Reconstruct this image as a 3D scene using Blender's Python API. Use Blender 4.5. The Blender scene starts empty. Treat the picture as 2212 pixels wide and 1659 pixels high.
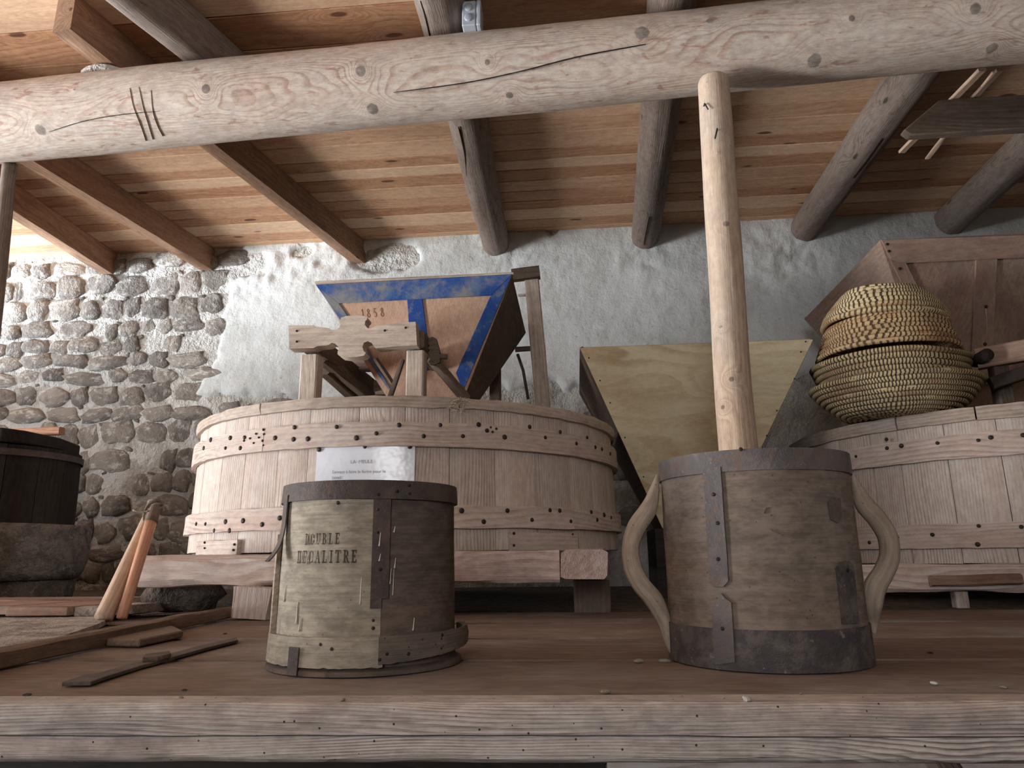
import bpy, bmesh, math, random
import numpy as np
from math import sin, cos, tan, pi, radians, hypot, atan2, asin, sqrt, exp
from mathutils import Vector, Matrix, noise as mnoise

random.seed(7)
S = bpy.context.scene
COL = S.collection

# ------------------------------------------------------------------ camera
IMG_W, IMG_H, FPX = 2212, 1659, 1530.0
PITCH, YAW, ROLL = radians(13.6), radians(5.0), 0.0115
EYE = np.array([0.0, 0.0, 0.185])            # shelf top is z = 0, wall runs along x at y = 4.7
_fw = np.array([-sin(YAW) * cos(PITCH), cos(YAW) * cos(PITCH), sin(PITCH)])
_r = np.array([cos(YAW), sin(YAW), 0.0])
_u = np.cross(_r, _fw)
CR = _r * cos(ROLL) - _u * sin(ROLL)
CU = _u * cos(ROLL) + _r * sin(ROLL)
CF = _fw
cam = bpy.data.cameras.new('camera')
cam.sensor_fit = 'HORIZONTAL'
cam.sensor_width = 36.0
cam.lens = 36.0 * FPX / IMG_W
cam.clip_start = 0.02
cam_o = bpy.data.objects.new('camera', cam)
COL.objects.link(cam_o)
cam_o.matrix_world = Matrix(((CR[0], CU[0], -CF[0], EYE[0]), (CR[1], CU[1], -CF[1], EYE[1]),
                             (CR[2], CU[2], -CF[2], EYE[2]), (0, 0, 0, 1)))
S.camera = cam_o

# ------------------------------------------------------------------ light
S.view_settings.view_transform = 'Standard'
S.view_settings.look = 'None'
S.view_settings.gamma = 1.0
S.view_settings.use_curve_mapping = False
S.view_settings.exposure = 0.35
S.cycles.max_bounces = 5
S.cycles.diffuse_bounces = 4
S.cycles.glossy_bounces = 2
S.cycles.use_adaptive_sampling = True
S.cycles.adaptive_threshold = 0.04
world = bpy.data.worlds.new('world')
world.use_nodes = True
world.node_tree.nodes['Background'].inputs[0].default_value = (0.80, 0.88, 1.0, 1)
world.node_tree.nodes['Background'].inputs[1].default_value = 0.5
S.world = world


def area(name, loc, target, sx, sy, power, col):
    l = bpy.data.lights.new(name, 'AREA')
    l.shape = 'RECTANGLE'
    l.size, l.size_y, l.energy, l.color = sx, sy, power, col
    o = bpy.data.objects.new(name, l)
    COL.objects.link(o)
    o.location = loc
    d = Vector(target) - Vector(loc)
    o.rotation_euler = d.to_track_quat('-Z', 'Z').to_euler()
    return o


# daylight: sunlit yard seen through the wide barn door in the left wall, sky in the doorway, a small window near the back wall
area('yard_daylight', (-9.5, 0.0, -1.2), (-1.5, 2.6, 1.6), 2.6, 0.9, 690, (1.0, 0.98, 0.96))
area('doorway_daylight', (-5.62, 0.9, 0.75), (0.0, 2.2, 0.7), 2.6, 1.6, 115, (0.94, 0.965, 1.0))
wl = area('window_daylight', (-8.0, 2.9, 0.62), (-5.8, 3.75, 1.62), 1.2, 0.7, 230, (0.80, 0.89, 1.0))
wl.data.spread = radians(75)
area('front_fill_light', (-0.4, -3.62, 1.15), (0.6, 3.5, 1.2), 1.4, 1.0, 48, (0.97, 0.98, 1.0))  # soft fill added behind the camera to brighten the right side


# ------------------------------------------------------------------ pixel helpers (measure the place)
def ray(x, y):
    return CF + CR * ((x - IMG_W / 2) / FPX) + CU * ((IMG_H / 2 - y) / FPX)


def atY(x, y, Y):
    d = ray(x, y)
    return EYE + d * ((Y - EYE[1]) / d[1])


def atZ(x, y, Z):
    d = ray(x, y)
    return EYE + d * ((Z - EYE[2]) / d[2])


def on_cyl(x, y, cx, cy, R):
    """pixel on an upright cylinder -> (theta, z); theta 0 faces -y, grows to +x"""
    d = ray(x, y)
    a = d[0] ** 2 + d[1] ** 2
    ex, ey = EYE[0] - cx, EYE[1] - cy
    b = 2 * (d[0] * ex + d[1] * ey)
    c = ex * ex + ey * ey - R * R
    disc = b * b - 4 * a * c
    t = (-b - sqrt(max(disc, 0.0))) / (2 * a)
    p = EYE + d * t
    return atan2(p[0] - cx, -(p[1] - cy)), p[2]


def on_log(x, y, p0, p1, r0, r1):
    """pixel on a log -> (distance along, angle) by marching the ray"""
    p0, p1 = np.array(p0, float), np.array(p1, float)
    ax = p1 - p0
    L = np.linalg.norm(ax)
    ax /= L
    d = ray(x, y)
    d = d / np.linalg.norm(d)
    t = 0.5
    for _ in range(200):
        q = EYE + d * t
        s = np.dot(q - p0, ax)
        rr = r0 + (r1 - r0) * s / L
        dist = np.linalg.norm(q - p0 - ax * s) - rr
        if dist < 5e-4:
            break
        t += max(dist * 0.9, 3e-4)
    u, v = frame(ax)
    rel = q - p0 - ax * s
    return s, atan2(np.dot(rel, v), np.dot(rel, u)), q


def frame(ax):
    ax = np.array(ax, float)
    ax = ax / np.linalg.norm(ax)
    ref = np.array([0, 0, 1.0]) if abs(ax[2]) < 0.8 else np.array([0, 1.0, 0])
    u = np.cross(ref, ax)
    u /= np.linalg.norm(u)
    v = np.cross(ax, u)
    return u, v


def nz(x, y=0.0, z=0.0):
    return mnoise.noise(Vector((x, y, z)))


# ------------------------------------------------------------------ materials
def lin(c):
    out = []
    for v in c:
        v = v / 255.0
        out.append(v / 12.92 if v <= 0.04045 else ((v + 0.055) / 1.055) ** 2.4)
    return (out[0], out[1], out[2], 1.0)


class NT:
    def __init__(self, name):
        self.m = bpy.data.materials.new(name)
        self.m.use_nodes = True
        self.t = self.m.node_tree
        self.b = self.t.nodes['Principled BSDF']

    def n(self, typ, **kw):
        o = self.t.nodes.new(typ)
        for k, v in kw.items():
            setattr(o, k, v)
        return o

    def link(self, a, b):
        self.t.links.new(a, b)

    def setin(self, sock, v):
        if hasattr(v, 'links') or isinstance(v, bpy.types.NodeSocket):
            self.link(v, sock)
        else:
            sock.default_value = v

    def math(self, op, a, b=0.0, c=None, clamp=False):
        o = self.n('ShaderNodeMath', operation=op)
        o.use_clamp = clamp
        self.setin(o.inputs[0], a)
        self.setin(o.inputs[1], b)
        if c is not None:
            self.setin(o.inputs[2], c)
        return o.outputs[0]

    def vmath(self, op, a, b):
        o = self.n('ShaderNodeVectorMath', operation=op)
        self.setin(o.inputs[0], a)
        self.setin(o.inputs[1], b)
        return o.outputs[0]

    def noise(self, vec, scale, detail=3.0, rough=0.55, dist=0.0):
        o = self.n('ShaderNodeTexNoise')
        self.setin(o.inputs['Vector'], vec)
        o.inputs['Scale'].default_value = scale
        o.inputs['Detail'].default_value = detail
        o.inputs['Roughness'].default_value = rough
        o.inputs['Distortion'].default_value = dist
        return o.outputs[0]

    def voro(self, vec, scale, feature='F1', rand=1.0):
        o = self.n('ShaderNodeTexVoronoi', feature=feature)
        self.setin(o.inputs['Vector'], vec)
        o.inputs['Scale'].default_value = scale
        o.inputs['Randomness'].default_value = rand
        return o.outputs['Distance']

    def ramp(self, v, a, b, x=0.0, y=1.0, smooth=True):
        o = self.n('ShaderNodeMapRange')
        o.interpolation_type = 'SMOOTHSTEP' if smooth else 'LINEAR'
        self.setin(o.inputs[0], v)
        for i, q in enumerate((a, b, x, y)):
            o.inputs[i + 1].default_value = q
        return o.outputs[0]

    def mix(self, f, a, b, blend='MIX'):
        o = self.n('ShaderNodeMix', data_type='RGBA', blend_type=blend)
        self.setin(o.inputs[0], f)
        self.setin(o.inputs[6], a)
        self.setin(o.inputs[7], b)
        return o.outputs[2]

    def bump(self, h, strength, dist=0.01):
        o = self.n('ShaderNodeBump')
        o.inputs['Strength'].default_value = strength
        o.inputs['Distance'].default_value = dist
        self.setin(o.inputs['Height'], h)
        self.link(o.outputs[0], self.b.inputs['Normal'])

    def finish(self, col, rough=0.85, spec=0.25, metal=0.0):
        self.setin(self.b.inputs['Base Color'], col)
        self.setin(self.b.inputs['Roughness'], rough)
        self.b.inputs['Specular IOR Level'].default_value = spec
        self.b.inputs['Metallic'].default_value = metal
        return self.m

    def grain(self):
        """grain coordinates (along, across, depth) in metres, shifted per object"""
        a = self.n('ShaderNodeAttribute', attribute_name='gc')
        oi = self.n('ShaderNodeObjectInfo')
        off = self.n('ShaderNodeCombineXYZ')
        self.link(self.math('MULTIPLY', oi.outputs['Random'], 37.0), off.inputs[0])
        self.link(self.math('MULTIPLY', oi.outputs['Random'], 11.3), off.inputs[1])
        self.link(self.math('MULTIPLY', oi.outputs['Random'], 5.1), off.inputs[2])
        return self.vmath('ADD', a.outputs['Vector'], off.outputs[0]), oi.outputs['Random'], a.outputs['Vector']


def wood(name, light, ring, stain=None, stain_amt=0.4, knot=None, freq=70, ring_amt=0.55, wander=1.6, fibre=0.35,
         knots=0.0, kscale=(1.3, 5.0), dust=None, dust_amt=0.0, dust_scale=7.0, rough=0.85, bump=0.4, vary=0.25, worm=0.0, spec=0.2,
         rand_col=None, rand_amt=0.0, vk=False, vstain_scale=3.0, sat=0.8, mottle=0.22, fleck=None, fleck_amt=0.0, line0=0.25):
    t = NT(name)
    g, rnd, raw = t.grain()
    sep = t.n('ShaderNodeSeparateXYZ')
    t.link(g, sep.inputs[0])
    slow = t.vmath('MULTIPLY', g, (0.16, 1.0, 1.0))
    n1 = t.noise(slow, 6.0, 2.0, 0.5)
    n1b = t.noise(t.vmath('MULTIPLY', g, (0.5, 1.0, 1.0)), 2.2, 2.0, 0.5)
    field = t.math('ADD', t.math('MULTIPLY', sep.outputs[1], freq), t.math('MULTIPLY', sep.outputs[2], freq * 0.7))
    field = t.math('ADD', field, t.math('MULTIPLY', n1, wander * 3.0))
    field = t.math('ADD', field, t.math('MULTIPLY', n1b, wander * 5.0))
    kmask = None
    if knots > 0:
        kv = t.voro(t.vmath('MULTIPLY', g, (kscale[0], kscale[1], kscale[1])), 1.0)
        kv2 = t.math('ADD', kv, t.math('MULTIPLY', t.noise(g, 18.0, 2.0), 0.05))
        kmask = t.ramp(kv2, 0.03 + 0.07 * knots, 0.05 + 0.10 * knots, 1.0, 0.0)
        halo = t.ramp(kv2, 0.05, 0.42, 1.0, 0.0)
        field = t.math('ADD', field, t.math('MULTIPLY', halo, 5.0))
    if vk:
        ka = t.n('ShaderNodeAttribute', attribute_name='kf')
        field = t.math('ADD', field, t.math('MULTIPLY', ka.outputs['Fac'], 9.0))
    w = t.math('FRACT', field, 0.0)
    line = t.math('MULTIPLY', t.ramp(w, line0, 0.86), t.ramp(w, 0.9, 1.0, 1.0, 0.0))
    strength = t.ramp(t.noise(t.vmath('MULTIPLY', g, (0.4, 1.5, 1.5)), 4.0, 3.0), 0.32, 0.68, 0.25, 1.0)
    col = t.mix(t.math('MULTIPLY', t.math('MULTIPLY', line, strength), ring_amt), lin(light), lin(ring))
    fb = t.noise(t.vmath('MULTIPLY', g, (0.03, 1.0, 1.0)), 230.0, 2.0, 0.7)
    col = t.mix(fibre, col, t.mix(fb, (0.12, 0.12, 0.12, 1), (0.92, 0.92, 0.92, 1)), 'OVERLAY')
    if stain is not None:
        sn = t.noise(t.vmath('MULTIPLY', g, (0.35, 1.4, 1.4)), vstain_scale, 3.0, 0.65, 0.6)
        col = t.mix(t.ramp(sn, 0.45, 0.68, 0.0, stain_amt), col, lin(stain))
    if fleck is not None:
        fn = t.noise(t.vmath('MULTIPLY', g, (0.3, 1.0, 1.0)), 34.0, 3.0, 0.6, 0.8)
        col = t.mix(t.ramp(fn, 0.60, 0.68, 0.0, fleck_amt), col, lin(fleck))
    if rand_col is not None:
        col = t.mix(t.math('MULTIPLY', rnd, rand_amt), col, lin(rand_col))
    if kmask is not None:
        col = t.mix(t.math('MULTIPLY', kmask, 0.85), col, lin(knot or ring))
    if vk:
        kc = t.math('ADD', ka.outputs['Fac'], t.math('MULTIPLY', t.math('SUBTRACT', t.noise(g, 40.0, 2.0), 0.5), 0.18))
        col = t.mix(t.ramp(kc, 0.62, 0.74, 0.0, 0.75), col, lin(knot or ring))
    if dust is not None:
        dn = t.noise(t.vmath('MULTIPLY', g, (0.6, 1.0, 1.0)), dust_scale, 4.0, 0.7)
        col = t.mix(t.ramp(dn, 0.4, 0.7, 0.0, dust_amt), col, lin(dust))
    if worm > 0:
        wv = t.voro(t.vmath('MULTIPLY', g, (1.0, 1.0, 1.0)), 55.0)
        col = t.mix(t.ramp(wv, 0.07, 0.10, worm, 0.0), col, (0.02, 0.015, 0.01, 1))
    mo = t.noise(t.vmath('MULTIPLY', g, (0.45, 1.0, 1.0)), 48.0, 3.0, 0.75)
    col = t.mix(mottle, col, t.mix(t.ramp(mo, 0.3, 0.7), (0.2, 0.2, 0.2, 1), (0.85, 0.85, 0.85, 1)), 'OVERLAY')
    hv = t.n('ShaderNodeHueSaturation')
    t.setin(hv.inputs['Value'], t.math('ADD', t.math('MULTIPLY', rnd, vary), 1.0 - vary * 0.5))
    hv.inputs['Saturation'].default_value = sat
    t.link(col, hv.inputs['Color'])
    col = hv.outputs[0]
    h = fb
    t.bump(h, bump, 0.004)
    return t.finish(col, rough, spec)


def patchy(name, base, other, third=None, scale=14.0, rough=0.9, bump=0.5, bscale=60.0, bdist=0.006, spec=0.2, metal=0.0,
           speck=None, speck_scale=90.0, vary=0.0, a=0.42, b=0.62, third_amt=0.7):
    t = NT(name)
    g, rnd, raw = t.grain()
    n = t.noise(g, scale, 4.0, 0.65, 0.3)
    col = t.mix(t.ramp(n, a, b), lin(base), lin(other))
    if third is not None:
        n2 = t.noise(t.vmath('ADD', g, (3.1, 7.7, 1.3)), scale * 2.3, 3.0, 0.7)
        col = t.mix(t.ramp(n2, 0.52, 0.66, 0.0, third_amt), col, lin(third))
    if speck is not None:
        sv = t.noise(g, speck_scale, 3.0, 0.8)
        col = t.mix(t.ramp(sv, 0.62, 0.72, 0.0, 0.8), col, lin(speck))
    if vary:
        hv = t.n('ShaderNodeHueSaturation')
        t.setin(hv.inputs['Value'], t.math('ADD', t.math('MULTIPLY', rnd, vary), 1.0 - vary * 0.5))
        t.link(col, hv.inputs['Color'])
        col = hv.outputs[0]
    if bump > 0:
        t.bump(t.noise(g, bscale, 3.0, 0.72), bump, bdist)
    return t.finish(col, rough, spec, metal)


M = {}
M['ceiling_pine'] = wood('ceiling_pine', (198, 146, 104), (150, 94, 56), stain=(172, 108, 64), stain_amt=0.75, knot=(88, 46, 28), freq=26, ring_amt=0.55, sat=0.92,
                         knots=0.75, kscale=(1.9, 6.0), vary=0.34, rand_col=(214, 190, 160), rand_amt=0.6, rough=0.7, fibre=0.25, fleck=(120, 72, 46), fleck_amt=0.35)
M['rafter_pine'] = wood('rafter_pine', (158, 116, 80), (118, 78, 50), stain=(104, 70, 46), stain_amt=0.5, knot=(80, 44, 26), freq=40, knots=0.45, kscale=(2.0, 6.0), vary=0.15, rough=0.75)
M['log_grey'] = wood('log_grey', (140, 122, 109), (88, 74, 65), stain=(112, 86, 70), stain_amt=0.6, knot=(54, 44, 38), freq=90, ring_amt=0.6, knots=0.4, wander=0.9, line0=0.45,
                     kscale=(1.6, 5.0), dust=(136, 127, 119), dust_amt=0.4, vary=0.2, bump=0.6, fibre=0.5, fleck=(92, 68, 54), fleck_amt=0.5)
M['beam_log'] = wood('beam_log', (204, 186, 170), (164, 124, 102), stain=(186, 150, 128), stain_amt=0.35, knot=(92, 84, 76), freq=110, ring_amt=0.75, wander=2.6, sat=0.85, line0=0.5, dust_scale=16.0,
                     dust=(196, 186, 176), dust_amt=0.5, bump=0.4, vary=0.0, vk=True, fibre=0.3, fleck=(158, 102, 78), fleck_amt=0.65, mottle=0.3)
M['post_log'] = wood('post_log', (206, 178, 148), (168, 124, 92), stain=(186, 164, 146), stain_amt=0.6, knot=(108, 90, 76), freq=34, ring_amt=0.5, wander=1.6,
                     dust=(190, 180, 170), dust_amt=0.35, bump=0.35, vary=0.0, vk=True)
M['vat_pine'] = wood('vat_pine', (206, 186, 170), (150, 114, 94), stain=(190, 158, 140), stain_amt=0.5, knot=(104, 78, 66), freq=85, ring_amt=0.75, knots=0.35, line0=0.4,
                     kscale=(0.9, 4.0), dust=(206, 198, 192), dust_amt=0.4, vary=0.2, fibre=0.35, bump=0.3, sat=0.68)
M['vat_band'] = wood('vat_band', (204, 178, 160), (150, 106, 82), stain=(180, 132, 104), stain_amt=0.5, knot=(90, 64, 52), freq=55, ring_amt=0.65, knots=0.2,
                     kscale=(0.8, 6.0), dust=(204, 194, 186), dust_amt=0.35, vary=0.12, fibre=0.3, bump=0.3, sat=0.62)
M['vat_rim'] = wood('vat_rim', (186, 166, 148), (136, 108, 90), stain=(150, 130, 114), stain_amt=0.5, freq=70, dust=(190, 182, 174), dust_amt=0.5, vary=0.2, bump=0.5)
M['sill_red'] = wood('sill_red', sat=0.62, light=(168, 136, 118), ring=(134, 86, 66), stain=(150, 96, 76), stain_amt=0.6, freq=45, dust=(196, 182, 174), dust_amt=0.45, vary=0.15, bump=0.6, knots=0.2)
M['sill_pale'] = wood('sill_pale', (220, 205, 194), (160, 122, 104), stain=(178, 128, 106), stain_amt=0.6, freq=45, dust=(186, 178, 172), dust_amt=0.4, vary=0.1, bump=0.6)
M['stand_wood'] = wood('stand_wood', (204, 188, 170), (156, 128, 106), stain=(150, 132, 118), stain_amt=0.5, freq=60, ring_amt=0.45, vary=0.12, bump=0.3)
M['dark_wood'] = wood('dark_wood', (112, 92, 76), (70, 56, 46), stain=(76, 62, 52), stain_amt=0.5, freq=60, dust=(128, 118, 108), dust_amt=0.3, vary=0.2, bump=0.4)
M['hopper_panel'] = wood('hopper_panel', (204, 160, 128), (168, 118, 88), stain=(186, 138, 104), stain_amt=0.5, knot=(110, 74, 54), freq=60, ring_amt=0.3, wander=0.4, knots=0.2, kscale=(1.5, 5), vary=0.08, bump=0.25)
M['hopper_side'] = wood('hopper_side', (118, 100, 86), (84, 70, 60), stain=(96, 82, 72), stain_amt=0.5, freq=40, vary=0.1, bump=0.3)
M['blue_paint'] = patchy('blue_paint', (42, 74, 146), (56, 92, 152), third=(128, 128, 126), scale=9, rough=0.75, bump=0.25, third_amt=0.55)
M['blue_dusty'] = patchy('blue_dusty', (46, 82, 148), (136, 137, 136), third=(84, 116, 160), scale=7, rough=0.8, bump=0.25, a=0.4, b=0.66)
M['pale_pine'] = wood('pale_pine', (226, 211, 166), (188, 154, 100), stain=(212, 186, 134), stain_amt=0.35, freq=34, ring_amt=0.75, wander=1.2, vary=0.04, bump=0.12, rough=0.6, fibre=0.15,
                      knots=0.15, kscale=(0.8, 3.0))
M['old_hopper'] = wood('old_hopper', (160, 126, 106), (122, 90, 74), stain=(122, 84, 68), stain_amt=0.6, knot=(64, 46, 38), freq=45, ring_amt=0.35, wander=0.6, dust=(150, 136, 124), dust_amt=0.4, vary=0.15, bump=0.3, knots=0.2)
M['shelf_top'] = wood('shelf_top', (126, 102, 86), (96, 76, 64), stain=(108, 78, 62), stain_amt=0.6, freq=22, ring_amt=0.4, dust=(150, 140, 131), dust_amt=0.9, dust_scale=2.6, vary=0.35, bump=0.35,
                      worm=0.0, vstain_scale=2.0)
M['shelf_edge'] = wood('shelf_edge', (214, 203, 195), (118, 100, 92), stain=(188, 158, 142), stain_amt=0.4, freq=230, ring_amt=0.95, wander=4.0, mottle=0.3, dust=(138, 131, 125), dust_amt=0.45, dust_scale=11.0,
                       vary=0.0, bump=0.9, worm=0.9, knots=0.25, kscale=(1.2, 6.0), fibre=0.35)
M['beech_pale'] = wood('beech_pale', (162, 152, 132), (128, 118, 100), stain=(138, 128, 108), stain_amt=0.5, freq=60, ring_amt=0.12, fibre=0.5, mottle=0.4, dust=(164, 158, 144), dust_amt=0.3, vary=0.0, bump=0.25, worm=0.35)
M['beech_dark'] = wood('beech_dark', (100, 87, 78), (76, 65, 58), stain=(128, 104, 88), stain_amt=0.5, freq=60, ring_amt=0.15, fibre=0.4, mottle=0.4, dust=(92, 84, 78), dust_amt=0.4, vary=0.0, bump=0.25)
M['beech_grey'] = wood('beech_grey', (126, 113, 100), (96, 84, 74), stain=(132, 106, 86), stain_amt=0.5, freq=28, ring_amt=0.2, fibre=0.4, mottle=0.4, dust=(120, 112, 104), dust_amt=0.5, vary=0.0, bump=0.3, worm=0.5)
M['hoop_wood'] = wood('hoop_wood', (124, 112, 100), (92, 82, 74), stain=(88, 78, 70), stain_amt=0.7, freq=70, ring_amt=0.3, fibre=0.4, dust=(92, 84, 76), dust_amt=0.5, vary=0.0, bump=0.6, worm=0.7)
M['handle_wood'] = wood('handle_wood', (176, 158, 136), (124, 106, 90), stain=(140, 122, 104), stain_amt=0.5, freq=80, fibre=0.5, vary=0.1, bump=0.4, dust=(166, 156, 146), dust_amt=0.4, worm=0.4)
M['stick_wood'] = wood('stick_wood', (206, 172, 140), (168, 124, 92), stain=(190, 150, 120), stain_amt=0.4, freq=70, vary=0.1, bump=0.25, rough=0.55)
M['stick_orange'] = wood('stick_orange', (204, 138, 92), (160, 98, 60), freq=80, vary=0.1, bump=0.2, rough=0.55)
M['black_wood'] = wood('black_wood', (52, 45, 40), (30, 26, 24), stain=(66, 56, 48), stain_amt=0.5, freq=40, vary=0.2, bump=0.5, dust=(60, 56, 52), dust_amt=0.4)
M['bar_wood'] = wood('bar_wood', (126, 102, 84), (88, 68, 56), stain=(100, 76, 60), stain_amt=0.5, freq=60, vary=0.0, bump=0.4, dust=(140, 128, 116), dust_amt=0.5)
M['board_wood'] = wood('board_wood', (150, 112, 88), (104, 74, 58), stain=(120, 84, 66), stain_amt=0.5, freq=50, vary=0.3, bump=0.4, dust=(150, 134, 122), dust_amt=0.45)
M['iron'] = patchy('iron', (80, 73, 70), (96, 86, 81), third=(112, 90, 76), scale=18, rough=0.7, bump=0.4, spec=0.4, metal=0.15, third_amt=0.5)
M['iron_grey'] = patchy('iron_grey', (98, 94, 94), (116, 108, 104), third=(120, 96, 82), scale=16, rough=0.6, bump=0.35, spec=0.4, metal=0.15, third_amt=0.6, speck=(150, 146, 142), speck_scale=60)
M['iron_mottled'] = patchy('iron_mottled', (82, 77, 76), (108, 102, 97), third=(66, 66, 92), scale=20, rough=0.75, bump=0.6, spec=0.3, metal=0.2, third_amt=0.4, speck=(146, 138, 128), speck_scale=45)
M['nail'] = patchy('nail', (52, 46, 44), (76, 64, 58), scale=80, rough=0.6, bump=0.3, spec=0.4, metal=0.5)
M['stone'] = patchy('stone', (146, 140, 132), (122, 116, 110), third=(190, 187, 180), scale=9, rough=0.95, bump=0.9, bscale=26, bdist=0.02, vary=0.5, third_amt=0.8)
M['mortar'] = patchy('mortar', (206, 205, 200), (176, 173, 166), third=(222, 221, 217), scale=5, rough=0.95, bump=1.0, bscale=22, bdist=0.03)
M['plaster'] = patchy('plaster', (224, 227, 226), (206, 209, 207), third=(186, 186, 180), scale=2.2, rough=0.95, bump=0.55, bscale=30, bdist=0.012, third_amt=0.35, speck=(150, 146, 138), speck_scale=40)
M['mill_stone'] = patchy('mill_stone', (128, 122, 116), (100, 96, 92), third=(146, 142, 136), scale=14, rough=0.95, bump=1.0, bscale=40, bdist=0.02)
M['rough_slab'] = patchy('rough_slab', (184, 176, 168), (146, 136, 128), third=(120, 110, 102), scale=10, rough=0.95, bump=1.0, bscale=50, bdist=0.015)
M['rubble'] = patchy('rubble', (104, 96, 88), (84, 78, 72), third=(128, 122, 114), scale=12, rough=0.95, bump=1.0, bscale=40, bdist=0.02)
M['earth'] = patchy('earth', (84, 76, 68), (70, 62, 56), scale=3, rough=1.0, bump=0.6)
M['limewash'] = patchy('limewash', (138, 134, 128), (118, 114, 108), scale=2, rough=0.95, bump=0.5)
M['plastic'] = patchy('plastic', (186, 194, 206), (190, 198, 208), scale=20, rough=0.4, bump=0.03, spec=0.5)
M['plastic_cap'] = patchy('plastic_cap', (178, 186, 196), (172, 180, 190), scale=20, rough=0.45, bump=0.03, spec=0.5)
M['paper'] = patchy('paper', (234, 240, 250), (238, 243, 252), scale=6, rough=0.22, bump=0.12, bscale=9, bdist=0.02, spec=0.6)
M['ink_grey'] = patchy('ink_grey', (128, 134, 146), (140, 146, 156), scale=30, rough=0.4, bump=0.0, spec=0.5)
M['ink_brown'] = patchy('ink_brown', (70, 62, 52), (96, 84, 70), scale=60, rough=0.85, bump=0.1)
M['ink_date'] = patchy('ink_date', (116, 84, 62), (134, 100, 76), scale=60, rough=0.85, bump=0.1)
M['drip'] = patchy('drip', (222, 220, 212), (206, 202, 194), scale=60, rough=0.6, bump=0.1)
M['crack'] = patchy('crack', (40, 32, 28), (58, 46, 40), scale=60, rough=1.0, bump=0.1)
M['leather'] = patchy('leather', (150, 138, 122), (120, 108, 94), scale=40, rough=0.7, bump=0.4)
M['cobweb'] = patchy('cobweb', (176, 164, 146), (150, 138, 120), scale=40, rough=0.9, bump=0.0)


def straw_mat(name, light, dark, red, dirt, dirt_amt, cell):
    """coiled straw: gc.x runs along the coil, gc.z counts stitches (phase)"""
    t = NT(name)
    g, rnd, raw = t.grain()
    sep = t.n('ShaderNodeSeparateXYZ')
    t.link(raw, sep.inputs[0])
    jit = t.math('MULTIPLY', t.noise(g, 12.0, 1.0), 1.0)
    ph = t.math('ADD', t.math('ADD', t.math('MULTIPLY', sep.outputs[0], 1.0 / cell), jit), t.math('MULTIPLY', rnd, 57.0))
    w = t.math('FRACT', ph, 0.0)
    gap = t.math('MULTIPLY', t.ramp(w, 0.05, 0.2), t.ramp(w, 0.70, 0.88, 1.0, 0.0))
    wide = t.ramp(t.noise(t.vmath('MULTIPLY', g, (1, 1, 1)), 9.0, 3.0), 0.60, 0.68)
    gap = t.math('MAXIMUM', gap, wide)
    col = t.mix(gap, lin(dark), lin(light))
    rn = t.noise(g, 3.2, 3.0, 0.6)
    col = t.mix(t.ramp(rn, 0.5, 0.66, 0.0, 0.75), col, lin(red))
    col = t.mix(t.ramp(t.noise(t.vmath('ADD', g, (5, 2, 9)), 2.4, 4.0, 0.7), 0.46, 0.68, 0.0, dirt_amt), col, lin(dirt))
    h = t.math('ADD', t.math('MULTIPLY', gap, 1.0), t.math('MULTIPLY', t.noise(g, 90.0, 3.0), 0.4))
    t.bump(h, 0.8, 0.006)
    return t.finish(col, 0.6, 0.3)


M['straw'] = straw_mat('straw', (228, 208, 164), (84, 64, 48), (168, 124, 86), (120, 106, 92), 0.3, 0.016)
M['straw_red'] = straw_mat('straw_red', (218, 190, 144), (98, 72, 56), (164, 116, 82), (128, 102, 86), 0.4, 0.020)
M['straw_grey'] = straw_mat('straw_grey', (204, 184, 142), (66, 56, 48), (146, 116, 90), (104, 96, 88), 0.55, 0.014)


# ------------------------------------------------------------------ object builders
WL = {}


def link(o, parent, loc):
    COL.objects.link(o)
    loc = Vector(loc)
    WL[o.name] = loc
    if parent is not None:
        o.parent = parent
        o.location = loc - WL[parent.name]
    else:
        o.location = loc
    return o


def tag(o, label, cat, group=None, kind=None):
    o['label'] = label
    o['category'] = cat
    if group:
        o['group'] = group
    if kind:
        o['kind'] = kind
    return o


def thing(name, loc, label, cat, group=None):
    o = bpy.data.objects.new(name, None)
    o.empty_display_size = 0.1
    link(o, None, tuple(float(v) for v in loc))
    return tag(o, label, cat, group)


def mesh_data(name, V, Fc, mat, gc=None, smooth=False, kf=None, bevel=0.0):
    me = bpy.data.meshes.new(name)
    me.from_pydata([tuple(float(c) for c in v) for v in V], [], Fc)
    at = me.attributes.new('gc', 'FLOAT_VECTOR', 'POINT')
    at.data.foreach_set('vector', np.asarray(gc, dtype=np.float32).ravel())
    if kf is not None:
        k = me.attributes.new('kf', 'FLOAT', 'POINT')
        k.data.foreach_set('value', np.asarray(kf, dtype=np.float32))
    bm = bmesh.new()
    bm.from_mesh(me)
    bmesh.ops.recalc_face_normals(bm, faces=bm.faces[:])
    if bevel > 0:
        eds = [e for e in bm.edges if len(e.link_faces) == 2 and e.calc_face_angle(0) > 0.6]
        bmesh.ops.bevel(bm, geom=eds, offset=bevel, segments=1, affect='EDGES', profile=0.5)
    bm.to_mesh(me)
    bm.free()
    me.polygons.foreach_set('use_smooth', [True] * len(me.polygons))
    if not smooth:
        me.set_sharp_from_angle(angle=0.6)
    me.materials.append(mat)
    me.update()
    return me


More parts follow.
